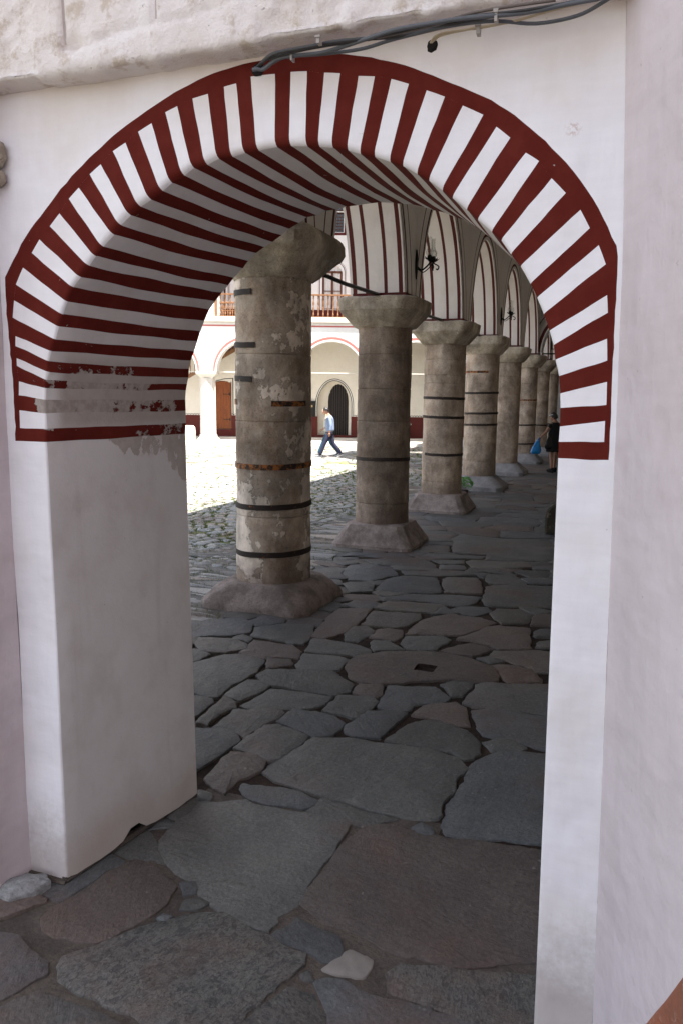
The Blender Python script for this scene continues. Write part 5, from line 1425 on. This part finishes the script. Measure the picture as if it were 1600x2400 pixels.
def walker(name, loc, rz, sc_, label, shirt, trouser, shoe_m, sole_m, skin_m, hair, sleeve_long=True, phase=1, belt=None, bow=.5):
    root = empty(name, loc, label, 'person', rz=rz); root.scale = (sc_,)*3
    p = phase
    hips = (0, 0, .95)
    hl, hr_ = (.0, .09, .90), (.0, -.09, .90)
    kf, af = (.20, .52), (.36, .10); kb, ab = (-.10, .50), (-.40, .16)
    front, back = (1, -1) if p > 0 else (-1, 1)
    def leg(sg, k, a): return [(k[0], sg*.095, k[1]), (a[0], sg*.09, a[1])]
    J = [hips, (.02, 0, 1.10), (.03, 0, 1.32), (.04, 0, 1.45), (.075, 0, 1.52), (.105, 0, 1.585),
         (.03, .17, 1.42), (-.02, .235, 1.15), (.01, .245, .90), (.03, -.17, 1.42), (.03, -.24, 1.17), (.23, -.22, 1.02),
         (0, .09, .88)]+leg(1, kf if front == 1 else kb, af if front == 1 else ab)+[(0, -.09, .88)]+leg(-1, kf if front == -1 else kb, af if front == -1 else ab)
    Ed = [(0, 1), (1, 2), (2, 3), (3, 4), (4, 5), (3, 6), (6, 7), (7, 8), (3, 9), (9, 10), (10, 11), (0, 12), (12, 13), (13, 14), (0, 15), (15, 16), (16, 17)]
    Rr = [.12, .12, .13, .09, .052, .05, .052, .040, .027, .052, .040, .027, .08, .055, .035, .08, .055, .035]
    body = skin('body', J, Ed, Rr, skin_m, root)
    mb = MB(); hrr, Mx = head(mb, (.15, 0, 1.655), bow, True); join_mesh(body, mb)
    if hair:
        hb_ = MB(); hb_.grid(hrr, close=True, flip=True); hb_.build('hair', HAIR, root, smooth=True, local=True)
    for sg in (1, -1):
        e = MB(); q = Mx @ Vector((.085, sg*.030, .005)); e.loft([(q.x, q.y, q.z-.008, .004, .008), (q.x+.002, q.y, q.z, .009, .012), (q.x, q.y, q.z+.008, .004, .008)], 8); e.build('eye', BLK, root, local=True)
    # shirt: torso and sleeves as one surface, a little wider than the body
    js = [(0, 0, .89), (.012, 0, 1.01), (.03, 0, 1.15), (.02, 0, 1.32), (.035, 0, 1.44), (.055, 0, 1.50), (.02, .165, 1.42), (-.02, .235, 1.16), (.005, .243, .95), (.02, -.165, 1.42), (.03, -.24, 1.18), (.18, -.225, 1.065)]
    if not sleeve_long: js[8] = (-.015, .237, 1.12); js[11] = (.04, -.24, 1.155)
    es = [(0, 1), (1, 2), (2, 3), (3, 4), (4, 5), (4, 6), (6, 7), (7, 8), (4, 9), (9, 10), (10, 11)]
    rs = [.158, .172, .180, .168, .105, .062, .075, .058, .044, .075, .058, .044]
    skin('shirt', js, es, rs, shirt, root)
    def tl(sg): 
        k, a = (kf, af) if sg == front else (kb, ab)
        return [(.005, sg*.088, .86), (k[0]*.5, sg*.092, .70), (k[0], sg*.095, k[1]), ((k[0]+a[0])/2, sg*.093, (k[1]+a[1])/2), (a[0]+.005, sg*.09, a[1]-.01)]
    jt = [(0, 0, 1.0), (0, 0, .90)]+tl(1)+tl(-1); et = [(0, 1), (1, 2), (2, 3), (3, 4), (4, 5), (5, 6), (1, 7), (7, 8), (8, 9), (9, 10), (10, 11)]
    rt = [(.135, .12), (.14, .12)]+[.105, .094, .076, .068, .064]*2
    skin('trousers', jt, et, rt, trouser, root)
    hand('hand', (.012, .245, .90), (.12, 0, -1), (.3, -1, 0), skin_m, root, .5); hand('hand', (.235, -.22, 1.015), (.9, 0, -.45), (-.2, .3, -1), skin_m, root, .8)
    shoe((af[0]-.005, front*.09, .0), 0, shoe_m, sole_m, root, -.10); shoe((ab[0]-.0, back*.09, .085), 0, shoe_m, sole_m, root, .42)
    return root
SH1 = plain('grey_blue_knit', (.19, .24, .35), .9, var=.12, scale=14, bump=.4); TR1 = plain('navy_trousers', (.018, .020, .045), .85, var=.2, bump=.3)
SHO = plain('grey_trainer', (.10, .10, .11), .6, var=.4); SOL = plain('white_sole', (.62, .61, .6), .6)
wz = YAW+math.pi
mloc = Vector((-6.97, 21.05, .0))
walker('person', mloc, wz, .905, 'person in light blue sweater and navy trousers walking left across the sunlit yard', SH1, TR1, SHO, SOL, SK, True, bow=.50)
m2 = mloc+Vector((-math.sin(YAW)*.62+math.cos(YAW)*-.07, math.cos(YAW)*.62-math.sin(YAW)*.07, .0))
walker('person', m2, wz, .875, 'bald person in teal jeans, mostly hidden behind the one in blue sweater', plain('cream_shirt', (.40, .37, .30), .9, bump=.3), plain('teal_jeans', (.015, .065, .10), .85, var=.25), SHO, SOL, SK2, False, False, -1, bow=.42)

# woman in black seen from behind, carrying a blue bag
wl_ = Vector((.125, 19.27, 0)); W = empty('person', wl_, 'person in a short sleeved black dress seen from behind, white sunglasses on black hair', 'person', rz=YAW+math.pi/2+.35)
# local: facing +x (away from the viewer), left hand is +y
J = [(0, 0, .86), (.0, 0, 1.02), (.0, 0, 1.18), (.01, 0, 1.30), (.03, .0, 1.37), (.05, .01, 1.42),
     (.0, .15, 1.27), (-.03, .29, 1.10), (.0, .45, .94), (.0, -.15, 1.27), (.03, -.21, 1.04), (.12, -.16, .88),
     (0, .09, .80), (-.02, .10, .45), (-.04, .09, .09), (0, -.09, .80), (.05, -.09, .45), (.10, -.09, .09)]
Ed = [(0, 1), (1, 2), (2, 3), (3, 4), (4, 5), (3, 6), (6, 7), (7, 8), (3, 9), (9, 10), (10, 11), (0, 12), (12, 13), (13, 14), (0, 15), (15, 16), (16, 17)]
Rr = [.12, .11, .12, .075, .048, .046, .050, .038, .024, .050, .038, .024, .08, .055, .034, .08, .055, .034]
body = skin('body', J, Ed, Rr, SK, W)
mb = MB(); Hm = MB(); hrr, Mx = head(Hm, (0, 0, 0), .25, True, .95)
T = Matrix.Translation(Vector((.07, .015, 1.475))) @ Matrix.Rotation(.75, 4, 'Z')
Hm.v = [tuple(T @ Vector(v)) for v in Hm.v]; join_mesh(body, Hm)
hb_ = MB(); hb_.grid([[T @ (Vector(p)*1.04) for p in r] for r in hrr], close=True, flip=True); hb_.build('hair', HAIR, W, smooth=True, local=True)
mb = MB(); pts = [T @ (Mx @ Vector((.115*math.cos(a)-.0, .092*math.sin(a), .075))) for a in [R(-95)+R(190)*k/14 for k in range(15)]]; mb.tube(pts, .009, 6); mb.build('sunglasses', SOL, W, smooth=True, local=True)
mb = MB()
mb.loft([(0, 0, .56, .185, .235), (0, 0, .60, .182, .232), (0, 0, .76, .175, .228), (0, 0, .88, .165, .215), (0, 0, 1.0, .150, .190), (0, 0, 1.12, .148, .190), (.0, 0, 1.22, .125, .185), (.005, 0, 1.29, .095, .165), (.012, 0, 1.335, .065, .10), (.015, 0, 1.345, .05, .07)], 28)
for i, v in enumerate(mb.v):
    if v[2] < 1.0:
        a = math.atan2(v[1], v[0]); k = 1+.035*math.sin(a*9)*(1.0-v[2])*1.6; mb.v[i] = (v[0]*k, v[1]*k, v[2])
mb.build('dress', BLK, W, smooth=True, local=True)
skin('sleeve', [(0, .11, 1.27), (-.005, .17, 1.245), (-.02, .225, 1.165)], [(0, 1), (1, 2)], [.075, .068, .062], BLK, W); skin('sleeve', [(0, -.11, 1.27), (.005, -.17, 1.24), (.02, -.195, 1.15)], [(0, 1), (1, 2)], [.075, .068, .062], BLK, W)
hand('hand', (.0, .45, .94), (.05, .45, -.9), (.0, -.9, -.4), SK, W, 1.1, .9); hand('hand', (.12, -.16, .88), (.6, .3, -.7), (0, .7, -.5), SK, W, .6, .9)
for c, y in (((-.05, .09, .03), 0), ((.09, -.09, .03), 0)):
    shoe(c, .1, BLK, BLK, W)
    mb = MB(); mb.loft([(c[0]+.055, c[1], 0.0, .13, .046), (c[0]+.055, c[1], .036, .128, .045)], 18); mb.build('platform_sole', BLK, W, local=True)
def Wp(x, y, z): return wmat(W) @ Vector((x, y, z))
bag = empty('blue_carrier_bag', Wp(.0, .575, .51), 'bright blue plastic carrier bag hanging from the hand of the person in black', 'bag', rz=YAW+math.pi/2+.35)
BL = NB('blue_plastic'); n = BL.noise(9, 4); BLm = BL.done(BL.mix(n, (.008, .19, .55), (.015, .32, .78)), .35, BL.bump(BL.noise(16, 4, .6, BL.map((1, 1, .3))), .9, .02), .5)
BL.b.inputs['Transmission Weight'].default_value = 0.0
mb = MB(); rings_ = []
for z, rx, ry, cy in ((.0, .03, .05, .0), (.012, .075, .13, .0), (.05, .095, .155, .0), (.10, .09, .145, -.005), (.18, .07, .115, -.015), (.28, .045, .075, -.035), (.34, .028, .05, -.05)):
    rings_.append((0, cy, z, rx, ry))
mb.loft(rings_, 26)
for i, v in enumerate(mb.v):
    a = math.atan2(v[1], v[0]); k = 1+.10*math.sin(a*7+v[2]*12)*min(1, v[2]*6+.15); mb.v[i] = (v[0]*k, (v[1]+.05*v[2]/.34)*k-.05*v[2]/.34, v[2]+.012*math.sin(a*3))
mb.build('bag_body', BLm, bag, smooth=True, local=True)
mb = MB(); mb.tube([(0, -.075, .33), (.0, -.085, .38), (.0, -.090, .425)], [.022, .014, .009], 8); mb.tube([(0, -.02, .33), (.0, -.055, .385), (.0, -.086, .425)], [.020, .012, .009], 8); mb.build('bag_handle', BLm, bag, smooth=True, local=True)
hbg = empty('shoulder_bag', Wp(-.06, .20, .62), 'soft black shoulder bag resting on the hip of the person in black', 'bag', rz=YAW+math.pi/2+.35)
mb = MB(); mb.loft([(0, 0, .0, .03, .07), (0, 0, .02, .06, .12), (0, 0, .12, .07, .145), (0, 0, .22, .055, .12), (0, -.01, .30, .035, .08), (0, -.02, .33, .012, .04)], 20); mb.build('bag_body', plain('black_leather', (.012, .011, .011), .45, .4, bump=.5), hbg, smooth=True, local=True)
mb = MB(); mb.tube([(0, .06, .28), (.03, -.02, .50), (.06, -.10, .66), (.10, -.13, .68)], .012, 6); mb.build('strap', BLK, hbg, smooth=True, local=True)

# rotation of mesh normals is left to Blender; make every closed surface face outward
for me in bpy.data.meshes:
    pass
